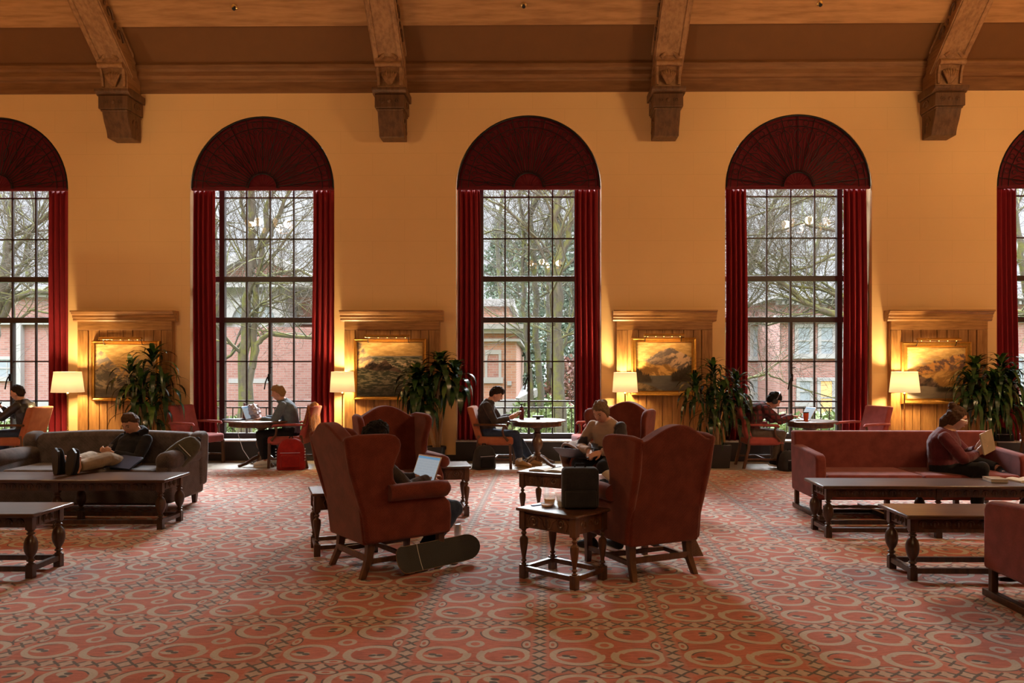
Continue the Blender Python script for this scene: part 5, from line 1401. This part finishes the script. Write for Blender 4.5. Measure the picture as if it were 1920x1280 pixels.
# coat over the woman's wing chair arm
m = MB()
a3 = WCH[2].rotation_euler.z
def coatf(u, v):
    # u along the arm (front-back), v over the arm from inside to the outside hem
    s = -1; x = -.22+.62*u; k = v
    if k < .35: y = -.16-.30*(k/.35)*.75; z = .60+.10*sin(k/.35*pi/2)
    else: y = -.40-.03*sin((k-.35)*9)-.02*sin(u*17+k*3); z = .70-.50*((k-.35)/.65)*(.85+.15*sin(u*5))
    return Vector((x+.02*sin(v*6), y+.012*sin(u*26+v*4), z+.012*sin(u*21+v*3)))
m.grid(coatf, 40, 30); c = m.build('draped_coat', 'brown_coat', None, smooth=180, solid=.018); c.location = WCH[2].location; c.rotation_euler = (0, 0, a3); tag(c, 'brown coat draped over the arm of the wing chair of the woman in fleece', 'coat')
p = in_chair(2, .44, -.16); o = laptop((p[0], p[1], .575), -122, 'dark laptop lying on the lap of the woman in fleece', 150, 'black')
p = in_chair(2, .385, -.0)
phone((p[0], p[1], .695), (.3, .2, 0), 'small dark phone in the hands of the woman in fleece')
# hidden person's paper
p = in_chair(3, .30, .02); book_open((p[0], p[1], .68), 116, 'white open papers held by the person hidden in the right wing chair', 'white', sc=.55, rot=(R(25), R(-20), R(26)))
# dark flap behind the right chair's leg
o = MB().prism([(0, .01), (.14, .01), (.02, .26), (-.05, .30)], -.015, .015, 'xz').build('leather_folder', 'brown_coat', None, bevel=.006); p = gr(1296, 1052); o.location = (p.x-.01, p.y+.12, 0); o.rotation_euler = (0, 0, R(10)); tag(o, 'brown folder leaning behind the rear leg of the right wing chair', 'folder')
# reclining man: phone, laptop, bag beside him
phone((-4.63, 8.47, .655), (R(50), 0, R(-30)), 'dark phone in the hands of the reclining man')
o = empty('closed_laptop', (-4.40, 8.34, .535), R(10), 'closed dark blue laptop lying in the lap of the reclining man', 'laptop')
M['navy'] = plain('navy laptop', (.04, .055, .10), .3); MB().box(-.17, .17, -.12, .12, 0, .012).build('laptop_base', 'navy', o, bevel=.003); MB().box(-.17, .17, -.12, .12, .013, .02).build('lid', 'navy', o, bevel=.003); o.rotation_euler = (R(24), R(6), R(-8))
b = backpack((-3.98, 8.48, .49), -60, 'olive and black backpack slumped on the grey-brown sofa by the right arm', 'olive', 'charc', .26, .40, .18); b.rotation_euler = (R(50), R(0), R(-110))
b.rotation_euler = (Matrix.Rotation(R(-75), 3, 'Z') @ Matrix.Rotation(R(-48), 3, 'X') @ Matrix.Rotation(R(-15), 3, 'Y')).to_euler()
# books on the right coffee table
o = empty('closed_book', at(1866, 893, 7.46), 0, 'small thick paperback lying on the coffee table before the red sofa', 'book'); o.location.z = .484; o.rotation_euler = (0, 0, R(-8))
MB().box(-.075, .075, -.10, .10, 0, .003).build('cover', 'navy', o, smooth=0); MB().box(-.073, .070, -.098, .098, .003, .030).build('pages', 'paper', o, smooth=0); MB().box(-.075, .075, -.10, .10, .030, .033).build('cover', 'khaki', o, smooth=0)
p = at(1912, 893, 7.50); book_open((p.x+.06, 7.50, .484), 8, 'open magazine lying on the coffee table right of the thick paperback', 'white', sc=.9)
# book held by the reader on the red sofa
c = Vector((4.33, 8.42, 0))+Matrix.Rotation(R(-30), 3, 'Z') @ Vector((.40, -.02, .78))
o = book_open(c, 0, 'open paperback held up by the woman on the red sofa', 'khaki', sc=.95)
o.rotation_euler = (Matrix.Rotation(R(-50), 3, 'Z') @ Matrix.Rotation(R(8), 3, 'X') @ Matrix.Rotation(R(-98), 3, 'Y') @ Matrix.Rotation(R(90), 3, 'Z')).to_euler()
# window tables
laptop((-4.34, 12.22, TZ+.002), 180, 'laptop of the blond man on the round table', 110)
o = MB().lathe([(.036, 0), (.037, .15), (.030, .19), (.018, .21), (.018, .235), (.022, .24), (.022, .255)], n=20).build('water_bottle', 'grey_bottle', None); o.location = (-4.60, 12.42, TZ+.002); tag(o, 'mauve metal bottle standing behind the crumpled paper bag', 'bottle')
o = MB().ball((0, 0, .13), 1, 28, 20, lambda d: Vector((d.x*.105*(1-.25*d.z), d.y*.13, d.z*.12))*(1+.30*noise.noise(d*3.3)+.16*noise.noise(d*8))).build('crumpled_paper_bag', 'foil', None, smooth=20); o.location = (-4.45, 12.38, TZ-.01); tag(o, 'crumpled pale paper bag on the round table of the blond man', 'bag')
o = MB().box(-.11, .11, -.15, .15, 0, .018).build('notebook', 'navy', None, bevel=.002); o.location = (-4.68, 12.20, TZ+.002); o.rotation_euler = (0, 0, R(80)); tag(o, 'flat closed notebook at the left edge of the table of the blond man', 'notebook')
p = at(978, 783, 12.42); o = empty('dark_bottle', (p.x, 12.42, TZ+.002), 0, 'dark red bottle with black cap on the round table of the middle window', 'bottle')
MB().lathe([(.036, 0), (.038, .01), (.038, .15), (.030, .175), (.022, .185)], n=20).build('bottle_body', 'maroon_bottle', o); MB().lathe([(.024, .182), (.024, .205), (.012, .21), (.012, .235), (.005, .245)], n=14).build('cap', 'black', o)
for k, (px, lb) in enumerate(((968, 'small dark object left of the dark red bottle on the middle table'), )):
    pass
o = empty('tablet_stand', (at(1009, 783, 12.45).x, 12.45, TZ+.002), 0, 'low black stand on the round table of the middle window', 'stand'); MB().box(-.09, .09, -.04, .04, .03, .055).build('tray', 'black', o, bevel=.004); MB().box(-.03, .03, -.03, .03, 0, .03).build('foot', 'black', o)
A0 = at(948, 786, 12.2); book_open((-.30, 12.19, .80), 0, 'open book held by the man at the middle window', 'white', sc=.6, rot=(0, R(-38), R(-3)))
phone((-8.27, 12.03, .97), (R(0), R(-60), 0), 'phone in the hands of the man in the black jacket')
laptop((at(1500, 786, 12.2).x-.02, 12.22, TZ+.002), 8, 'open laptop and papers in front of the person with headphones', 118)
p = at(1509, 786, 12.1); o = empty('paper_cup', (p.x, 12.05, TZ+.002), 0, 'orange paper cup on the round table right of the laptop', 'cup'); MB().lathe([(.030, 0), (.041, .125), (.041, .127)], n=24).build('cup', 'orangecup', o); MB().lathe([(.043, .125), (.043, .135), (.038, .142), (.01, .143)], n=24).build('lid', 'black', o); MB().lathe([(.035, .04), (.041, .10)], n=24).build('sleeve', 'orangecup', o)
# bags on the floor
backpack(gr(546, 880), -80, 'red and black backpack on the floor beside the chair of the blond man', 'red_cloth', 'red_cloth', .42, .47, .24, stripes=True)
backpack(gr(908, 879), -60, 'black backpack on the floor under the orange chair of the reading man', 'charc', 'black_cloth', .34, .36, .22)
backpack(gr(1480, 882), -70, 'black backpack on the floor at the feet of the person with headphones', 'charc', 'black_cloth', .30, .30, .22)
o = backpack((at(1893, 835, 12.75).x, 12.95, .336), -95, 'black bag lying on the window sill by the right edge', 'black_cloth', 'black_cloth', .34, .20, .16)
# jacket over the spare chair back
m = MB()
def jk(u, v):
    a = (u-.5); z = .93-abs(v-.42)*1.15 if v > .42 else .93-(.42-v)*.7
    x = (v-.42)*.16+.05*sin(u*pi)*.3
    return Vector((x+.012*sin(u*19+v*5), a*(.60-.1*abs(v-.4)), z+.045*cos(a*pi)+.01*sin(u*23)))
m.grid(jk, 36, 30); c = m.build('draped_jacket', 'rustcoat', None, smooth=180, solid=.03); c.location = (-3.47, 12.22, .02); c.rotation_euler = (0, 0, R(2)); tag(c, 'brown and orange jacket hung over the back of the chair of the blond man', 'jacket')
# charging cable
o = MB().tube([(-4.72, 12.55, .70), (-4.78, 12.62, .45), (-4.70, 12.6, .22), (-4.55, 12.5, .06), (-4.45, 12.4, .01)], .004, 6).build('charging_cable', 'white', None); tag(o, 'thin white charging cable hanging from the round table of the blond man', 'cable')

# ---------------------------------------------------------------- outside
GZ = -1.4
tag(MB().box(-60, 60, WALL+.6, 110, GZ-.5, GZ).build('ground', 'grass', smooth=0), kind='structure')
def fwin(b, x0, x1, z0, z1, Y, lit=False, trim=.14, bars=1, blind=False):
    """a facade window: trim, sash and glass; facade faces -y"""
    f = MB().box(x0-trim, x1+trim, Y-.10, Y+.05, z0-trim*1.3, z0); f.box(x0-trim*.6, x1+trim*.6, Y-.06, Y+.05, z1, z1+trim); f.box(x0-trim*.6, x0, Y-.05, Y+.05, z0, z1); f.box(x1, x1+trim*.6, Y-.05, Y+.05, z0, z1)
    w_ = f.build('window', 'stone', b, smooth=0)
    MB().box(x0, x1, Y-.02, Y+.05, z0, z1).build('pane', 'lit' if lit else ('brick' if blind else 'outglass'), w_, smooth=0)
    if not blind:
        g = MB().box(x0+.05, x1-.05, Y-.045, Y-.021, (z0+z1)/2-.03, (z0+z1)/2+.03); g.box(x0, x0+.05, Y-.04, Y-.02, z0, z1); g.box(x1-.05, x1, Y-.04, Y-.02, z0, z1)
        for k in range(bars): q = x0+(x1-x0)*(k+1)/(bars+1); g.box(q-.02, q+.02, Y-.036, Y-.021, z0, z1)
        g.build('sash', 'stone', w_, smooth=0)
def X_(px, Y): return at(px, 700, Y).x
def Z_(py, Y): return EYE+(PY-py)*Y/F
# left hall (seen through the two left windows)
Y = 32; b = empty('brick_hall', (0, 0, 0), 0, 'red brick hall with a stone pediment seen through the two left windows', 'building', 'brick halls across the lawn')
xl, xr = X_(-60, Y), X_(640, Y)
MB().box(xl, xr, Y, Y+12, GZ, Z_(548, Y)).build('wall', 'brick', b, smooth=0)
MB().box(xl-.1, xr+.1, Y-.15, Y+12, GZ, Z_(752, Y)).build('stone_base', 'stone', b, smooth=0)
MB().box(xl-.1, xr+.1, Y-.2, Y, Z_(608, Y), Z_(596, Y)).build('band_course', 'stone', b, smooth=0)
e_ = MB(); e_.box(xl-.3, xr+.3, Y-.45, Y+12.2, Z_(546, Y), Z_(538, Y)); e_.box(xl-.2, xr+.2, Y-.25, Y, Z_(556, Y), Z_(546, Y))
e_.build('cornice', 'stone', b, smooth=0)
d_ = MB()
for k in range(90): d_.box(xl+k*(xr-xl)/90, xl+k*(xr-xl)/90+.10, Y-.35, Y-.2, Z_(552, Y), Z_(547, Y))
d_.build('dentils', 'stone', b, smooth=0)
# portico block with arch and pediment
Yp = 30.5; xa, xb = X_(405, Yp), X_(535, Yp)
MB().box(xa, xb, Yp, Y, GZ, Z_(535, Yp)).build('portico', 'stone', b, smooth=0)
m = MB(); n = 24; cxp = X_(478, Yp); zc = Z_(605, Yp); ro, ri = 1.15, .85
for a, c in zip(range(n), range(1, n+1)):
    t0, t1 = pi*a/n, pi*c/n
    m.add([(cxp+q*cos(t), y, zc+q*sin(t)) for t in (t0, t1) for q in (ri, ro) for y in (Yp-.18, Yp)], [(0, 2, 6, 4), (2, 3, 7, 6), (0, 4, 5, 1)])
m.build('arch', 'stone', b, smooth=0)
m = MB(); m.add([(cxp, Yp-.03, zc)]+[(cxp+ri*cos(pi*k/n), Yp-.03, zc+ri*sin(pi*k/n)) for k in range(n+1)], [(0, k+1, k+2) for k in range(n)]); m.build('arched_glass', 'outglass', b, smooth=0)
m = MB(); zt, za = Z_(535, Yp), Z_(478, Yp)
xm = X_(468, Yp); m.prism([(xa-.6, zt), (xb+1.2, zt), (xm+.3, za)], Yp-.1, Y, 'xz'); m.build('pediment', 'brick', b, smooth=0)
m = MB()
for q0, q1 in (((xa-.9, zt+.05), (xm+.3, za+.15)), ((xb+1.5, zt+.05), (xm+.3, za+.15))): m.bar((q0[0], Yp-.2, q0[1]), (q1[0], Yp-.2, q1[1]), .8, .28)
m.box(xa-.8, xb+1.4, Yp-.5, Y, zt-.1, zt+.1); m.build('raking_cornice', 'stone', b, smooth=0)
for x0, x1, y0, y1 in ((437, 504, 708, 668), (-12, 40, 706, 674), (545, 562, 582, 568)): fwin(b, X_(x0, Yp if x0 > 400 and y0 > 600 else Y), X_(x1, Yp if x0 > 400 and y0 > 600 else Y), Z_(y0, Y), Z_(y1, Y), Yp if (x0 > 400 and y0 > 600) else Y)
m = MB(); m.box(X_(40, Y)-.1, X_(46, Y), Y-.25, Y, GZ, Z_(608, Y)); m.build('pilaster', 'stone', b, smooth=0)
MB().box(X_(440, 30)-2, X_(588, 30), 30.42, 30.6, GZ, Z_(612, 30)).build('wall', 'brick', b, smooth=0)
# corner hall behind the middle window
Y = 28; b = empty('brick_hall', (0, 0, 0), 0, 'orange brick hall corner with stone cornice seen through the middle window', 'building', 'brick halls across the lawn')
xr = X_(968, Y); xl = xr-6.5
MB().prism([(xl, Y), (xr, Y), (xr-.05, Y+20), (xl, Y+20)], GZ, Z_(620, Y), 'xy').build('wall', 'brick2', b, smooth=0)
m = MB(); m.box(xl, xr+.35, Y-.35, Y+20, Z_(617, Y), Z_(608, Y)); m.box(xl, xr+.2, Y-.2, Y+20, Z_(625, Y), Z_(617, Y)); m.box(xl, xr+.15, Y-.15, Y+20, Z_(640, Y), Z_(635, Y)); m.build('cornice', 'stone', b, smooth=0)
MB().box(xl, xr+.25, Y-.25, Y+20, GZ, Z_(748, Y)).build('stone_base', 'stone', b, smooth=0)
MB().box(xl, xr-.4, Y+4, Y+19, Z_(612, Y), Z_(580, Y)+.4).build('upper_wall', 'brick2', b, smooth=0); MB().box(xl, xr-.2, Y+3.8, Y+19, Z_(580, Y)+.4, Z_(580, Y)+.7).build('upper_cornice', 'stone', b, smooth=0)
fwin(b, X_(914, Y), X_(935, Y), Z_(707, Y), Z_(664, Y), Y, trim=.16, blind=True)
MB().box(X_(951, Y), X_(959, Y), Y-.08, Y, Z_(722, Y), Z_(714, Y)).build('wall_vent', 'stone', b, smooth=0)
m = MB(); m.bar((X_(972, 27), 27, Z_(752, 27)), (X_(990, 27)+.3, 27.3, Z_(735, 27)), .3, .25); m.build('stair_coping', 'stone', b, smooth=0)
# right hall
Y = 30; b = empty('brick_hall', (0, 0, 0), 0, 'red brick hall with many sash windows seen through the right windows', 'building', 'brick halls across the lawn')
xm = X_(1462, Y); xr = X_(1990, Y)
MB().box(xm, xr, Y, Y+14, GZ, Z_(556, Y)).build('wall', 'brick', b, smooth=0)
MB().box(X_(1330, Y), xm+1, Y+3, Y+14, GZ, Z_(575, Y)).build('side_wing', 'brick', b, smooth=0)
m = MB(); m.box(xm-.35, xr+.3, Y-.4, Y+14, Z_(562, Y), Z_(553, Y)); m.box(xm-.15, xr, Y-.15, Y, Z_(572, Y), Z_(562, Y)); m.box(xm-.25, xr, Y-.3, Y, Z_(600, Y), Z_(592, Y)); m.box(X_(1330, Y), xm, Y+2.7, Y+3, Z_(598, Y), Z_(588, Y)); m.build('cornice', 'stone', b, smooth=0)
d_ = MB()
for k in range(60): d_.box(xm+k*.18, xm+k*.18+.09, Y-.3, Y-.15, Z_(572, Y), Z_(566, Y))
d_.build('dentils', 'stone', b, smooth=0)
for x0, x1, y0, y1, lit in ((1494, 1520, 663, 614, 0), (1537, 1563, 663, 614, 0), (1497, 1521, 752, 714, 0), (1536, 1562, 776, 714, 1), (1578, 1600, 663, 614, 0), (1579, 1601, 776, 714, 0), (1890, 1920, 720, 670, 0)): fwin(b, X_(x0, Y), X_(x1, Y), Z_(y0, Y), Z_(y1, Y), Y, bool(lit), bars=0)
for x0, x1, y0, y1 in ((1410, 1424, 668, 618), (1430, 1442, 668, 618), (1410, 1440, 760, 712)): fwin(b, X_(x0, 33), X_(x1, 33), Z_(y0, 33), Z_(y1, 33), 33, bars=0)

# trees
def twigs(mb, fine, p, d, r, L, lv, rnd, spread=.75, grav=0.0):
    n = 4 if lv > 1 else 3; pts = [p.copy()]; rs = [r]; q = p.copy(); dd = d.copy()
    for k in range(n):
        dd = (dd+Vector((rnd.gauss(0, .17), rnd.gauss(0, .17), rnd.gauss(.03-grav, .14)))).normalized(); q = q+dd*L/n; pts.append(q.copy()); rs.append(r*(1-.62*(k+1)/n))
    (mb if lv > 2 else fine).tube(pts, rs, 6 if lv > 2 else 3, cap=False)
    if lv == 0: return
    m = rnd.choice((3, 4)) if lv > 1 else 3
    for j in range(m):
        t = (j+1)/m; i = min(n, max(1, int(t*n+.5))); base = pts[i]
        ax = Vector((rnd.gauss(0, 1), rnd.gauss(0, .7), rnd.gauss(0, .8))); nd = (dd+ax.normalized()*spread).normalized()
        twigs(mb, fine, base, nd, max(.004, rs[i]*.72), L*rnd.uniform(.55, .8), lv-1, rnd, spread, grav)
def tree(trunks, seed, label, lv=4, nb=7, L=2.2, zfrom=1.5):
    rnd = random.Random(seed); b = Vector((trunks[0][0], trunks[0][1], GZ)); r = empty('bare_tree', (b.x, b.y, GZ), 0, label, 'tree', 'bare mossy trees outside the windows')
    off = Vector((-b.x, -b.y, -GZ)); bk = MB(); fine = MB()
    for pl, r0, r1 in trunks[1:]:
        P = [Vector(q)+off for q in pl]; n = len(P); full = []
        for k in range(n-1):
            for j in range(4): full.append(P[k].lerp(P[k+1], j/4)+Vector((rnd.gauss(0, .03), rnd.gauss(0, .03), 0)))
        full.append(P[-1]); rs = [.78*(r0+(r1-r0)*k/(len(full)-1)) for k in range(len(full))]; bk.tube(full, rs, 10)
        for j in range(nb):
            t = rnd.uniform(.25, 1.0)**.8; i = min(len(full)-2, int(t*(len(full)-1))); p = full[i]
            if p.z+GZ < zfrom and P[-1].z+GZ > zfrom: continue
            dl = (full[i+1]-full[i]).normalized(); a = rnd.uniform(0, 2*pi); side = Vector((cos(a), .5*sin(a), rnd.uniform(-.1, .7))).normalized()
            twigs(bk, fine, p, (dl*.5+side).normalized(), rs[i]*.36, L*rnd.uniform(.7, 1.2), lv, rnd)
        twigs(bk, fine, full[-1], (full[-1]-full[-2]).normalized(), r1, L, lv, rnd)
    bk.build('trunk', 'bark', r, smooth=60, fix=False); fine.build('twigs', 'twig', r, smooth=0, fix=False)
def TP(Y, *pp): return [(X_(a, Y), Y+dy, Z_(c, Y)) for a, c, dy in [(q if len(q) == 3 else (*q, 0)) for q in pp]]
Y = 21
tree([(X_(455, Y), Y), (TP(Y, (454, 850), (455, 740), (460, 640), (463, 560), (470, 470), (472, 400), (470, 330)), .20, .11), (TP(Y, (470, 850), (472, 720), (478, 600), (484, 520), (497, 440), (503, 380), (510, 320)), .12, .08),
      (TP(Y, (475, 690), (483, 645), (505, 625), (545, 630), (600, 634)), .10, .06), (TP(Y, (485, 520), (505, 515), (530, 510), (560, 505), (600, 530)), .07, .04), (TP(Y, (490, 470), (510, 430), (530, 390), (550, 340)), .08, .05),
      (TP(Y, (478, 500), (470, 440), (455, 390), (452, 340)), .08, .05)], 5, 'large bare mossy tree with an arching branch outside the window of the blond man', nb=8)
tree([(X_(412, 24), 24), (TP(24, (413, 850), (411, 740), (408, 620), (406, 500), (400, 420), (392, 350)), .22, .12)], 6, 'bare pale-barked tree at the left edge of the window of the blond man', nb=6)
tree([(X_(5, 20), 20), (TP(20, (-40, 850), (-30, 700), (-8, 600), (5, 520), (20, 440), (25, 350)), .28, .10), (TP(20, (-10, 610), (20, 565), (60, 545), (105, 548), (150, 540)), .13, .06), (TP(20, (-10, 600), (10, 520), (30, 460), (70, 420), (110, 380)), .10, .05),
      (TP(20, (0, 600), (30, 600), (60, 580), (110, 590)), .06, .03), (TP(20, (0, 500), (30, 500), (70, 480), (120, 470)), .06, .03)], 7, 'spreading mossy tree outside the window at the left edge', nb=10, lv=4)
Y = 23
tree([(X_(1048, Y), Y), (TP(Y, (1050, 850), (1048, 740), (1044, 640), (1046, 560), (1050, 470), (1040, 410), (1055, 340)), .28, .12), (TP(Y, (1050, 500), (1062, 450), (1072, 400), (1075, 330)), .14, .08), (TP(Y, (1048, 640), (1062, 628), (1085, 625)), .07, .04),
      (TP(Y, (1046, 560), (1025, 500), (1000, 440), (960, 400), (910, 370)), .08, .04)], 8, 'large mossy forked tree at the right of the middle window', nb=9)
tree([(X_(1012, 26), 26), (TP(26, (1020, 850), (1015, 760), (1008, 660), (1006, 560), (1000, 470), (995, 400)), .17, .10), (TP(26, (1006, 800), (995, 720), (985, 620), (980, 540), (982, 440)), .13, .07), (TP(26, (1000, 470), (970, 440), (930, 430), (900, 440)), .06, .03)], 9, 'pair of slim mossy trunks in the centre of the middle window', nb=9)
tree([(X_(1010, 30), 30), (TP(30, (1034, 850), (1030, 700), (1028, 560), (1024, 440)), .17, .08)], 19, 'slim grey trunk standing behind the forked tree of the middle window', nb=8)
Y = 20
tree([(X_(1640, Y), Y), (TP(Y, (1660, 850), (1650, 740), (1640, 640), (1610, 560), (1600, 450), (1590, 350)), .30, .14), (TP(Y, (1625, 600), (1590, 596), (1563, 590), (1530, 578), (1505, 566), (1487, 545)), .16, .06), (TP(Y, (1600, 560), (1570, 555), (1545, 545), (1530, 542)), .07, .04),
      (TP(Y, (1600, 470), (1560, 480), (1520, 500), (1480, 510)), .06, .03), (TP(Y, (1595, 400), (1560, 370), (1530, 365), (1495, 380)), .08, .04), (TP(Y, (1600, 440), (1550, 430), (1500, 420), (1440, 440)), .07, .03)], 10, 'mossy tree reaching a thick branch into the window with the headphone wearer', nb=10)
tree([(X_(1370, 22), 22), (TP(22, (1350, 850), (1355, 720), (1370, 600), (1400, 520), (1430, 440), (1445, 400), (1470, 330)), .20, .07), (TP(22, (1360, 650), (1400, 600), (1440, 610), (1500, 590)), .06, .03), (TP(22, (1360, 740), (1400, 710), (1440, 700), (1480, 720)), .06, .025)], 11, 'dark twiggy tree at the left of the window with the headphone wearer', nb=12, L=2.4, zfrom=-1)
tree([(X_(1930, 21), 21), (TP(21, (1960, 850), (1950, 700), (1940, 600), (1915, 500), (1905, 420), (1900, 340)), .2, .08), (TP(21, (1945, 640), (1925, 590), (1900, 585), (1880, 600)), .14, .08)], 12, 'mossy tree outside the window at the right edge', nb=10)
tree([(X_(940, 34), 34), (TP(34, (935, 700), (940, 560), (930, 450), (940, 380)), .16, .08)], 13, 'bare twiggy tree over the roof of the corner hall', nb=12, L=3)
tree([(X_(1530, 38), 40), (TP(40, (1530, 600), (1520, 520), (1540, 420), (1520, 360)), .2, .1)], 17, 'bare twiggy tree behind the right brick hall', nb=14, L=4)
tree([(X_(60, 38), 40), (TP(40, (60, 560), (50, 480), (70, 400), (60, 360)), .2, .1)], 18, 'bare twiggy tree behind the left brick hall', nb=14, L=4)
# conifers and shrubs
def clump(mb, c, rx, ry, rz_, n, rnd, size):
    for k in range(n):
        a, b_ = rnd.uniform(0, 2*pi), math.acos(rnd.uniform(-1, 1)); q = rnd.uniform(.5, 1)**.5
        p = Vector(c)+Vector((rx*q*sin(b_)*cos(a), ry*q*sin(b_)*sin(a), rz_*q*cos(b_))); d = Vector((rnd.gauss(0, 1), rnd.gauss(0, 1), rnd.gauss(0, 1))).normalized()*size; e = Vector((rnd.gauss(0, 1), rnd.gauss(0, 1), rnd.gauss(0, 1))).normalized()*size*.5
        mb.add([p, p+d*.5+e, p+d, p+d*.5-e], [(0, 1, 2, 3)])
def conifer(px, Y, z1, w_, seed, label):
    rnd = random.Random(seed); x = X_(px, Y); r = empty('conifer', (x, Y, GZ), 0, label, 'tree', 'conifers beyond the middle window')
    MB().tube([(0, 0, 0), (0, 0, z1-GZ)], [.25, .04], 8).build('trunk', 'bark', r); m = MB(); H_ = z1-GZ
    for k in range(150):
        t = rnd.uniform(.08, 1); a = rnd.uniform(0, 2*pi); L = w_*(1-t)**.8+.15; z = H_*t
        for j in range(16):
            q = rnd.uniform(.15, 1)*L; clump(m, (q*cos(a), q*sin(a), z-q*.35+rnd.uniform(-.1, .1)), .18, .18, .12, 2, rnd, .26)
    m.build('needles', 'conifer', r, smooth=0, fix=False)
conifer(1040, 44, 10, 4.2, 1, 'tall conifer standing behind the forked mossy tree'); conifer(985, 52, 11, 4.5, 2, 'tall conifer behind the slim mossy trunks'); conifer(1090, 40, 9, 4, 4, 'tall conifer at the right edge of the middle window'); conifer(940, 56, 12, 4.5, 5, 'tall conifer showing over the roof of the corner hall')
def shrub(px, Y, h, w_, seed, label, mt='shrub', n=2200):
    rnd = random.Random(seed); x = X_(px, Y); r = empty('shrub', (x, Y, GZ), 0, label, 'shrub', 'shrubs along the halls'); m = MB()
    clump(m, (0, 0, h/2), w_, w_*.7, h/2, n, rnd, .16); m.build('foliage', mt, r, smooth=0, fix=False)
    s = MB()
    for k in range(7): a = k*.9; s.tube([(0, 0, 0), (.3*w_*cos(a), .2*w_*sin(a), h*.5), (.6*w_*cos(a), .4*w_*sin(a), h*.85)], [.04, .03, .01], 5)
    s.build('stems', 'bark', r)
for k, (px, Y, h, w_, lb, mt) in enumerate(((1060, 25, 1.7, 1.5, 'green shrub below the forked tree of the middle window', 'shrub'), (1012, 27, 1.9, 1.2, 'green shrub at the foot of the slim mossy trunks', 'shrub'), (1066, 30, 3.3, .9, 'copper-leaved bush beyond the forked tree', 'redbush'),
        (1395, 24, 1.5, 1.5, 'green shrub at the left of the window with the headphone wearer', 'shrub'), (1545, 25, 1.5, 1.6, 'green shrub below the lit window of the right hall', 'shrub'), (1475, 27, 1.3, 1.5, 'green shrub below the corner of the right hall', 'shrub'), (1910, 24, 2.0, 1.6, 'green shrub outside the window at the right edge', 'shrub'),
        (440, 25, 1.3, 1.1, 'green shrub at the foot of the arching mossy tree', 'shrub'), (20, 25, 1.2, 1.6, 'green shrub outside the window at the left edge', 'shrub'), (560, 27, 1.0, 1.2, 'low green shrub before the brick at the right of the blond man\'s window', 'shrub'))):
    shrub(px, Y, h, w_, 40+k, lb, mt)
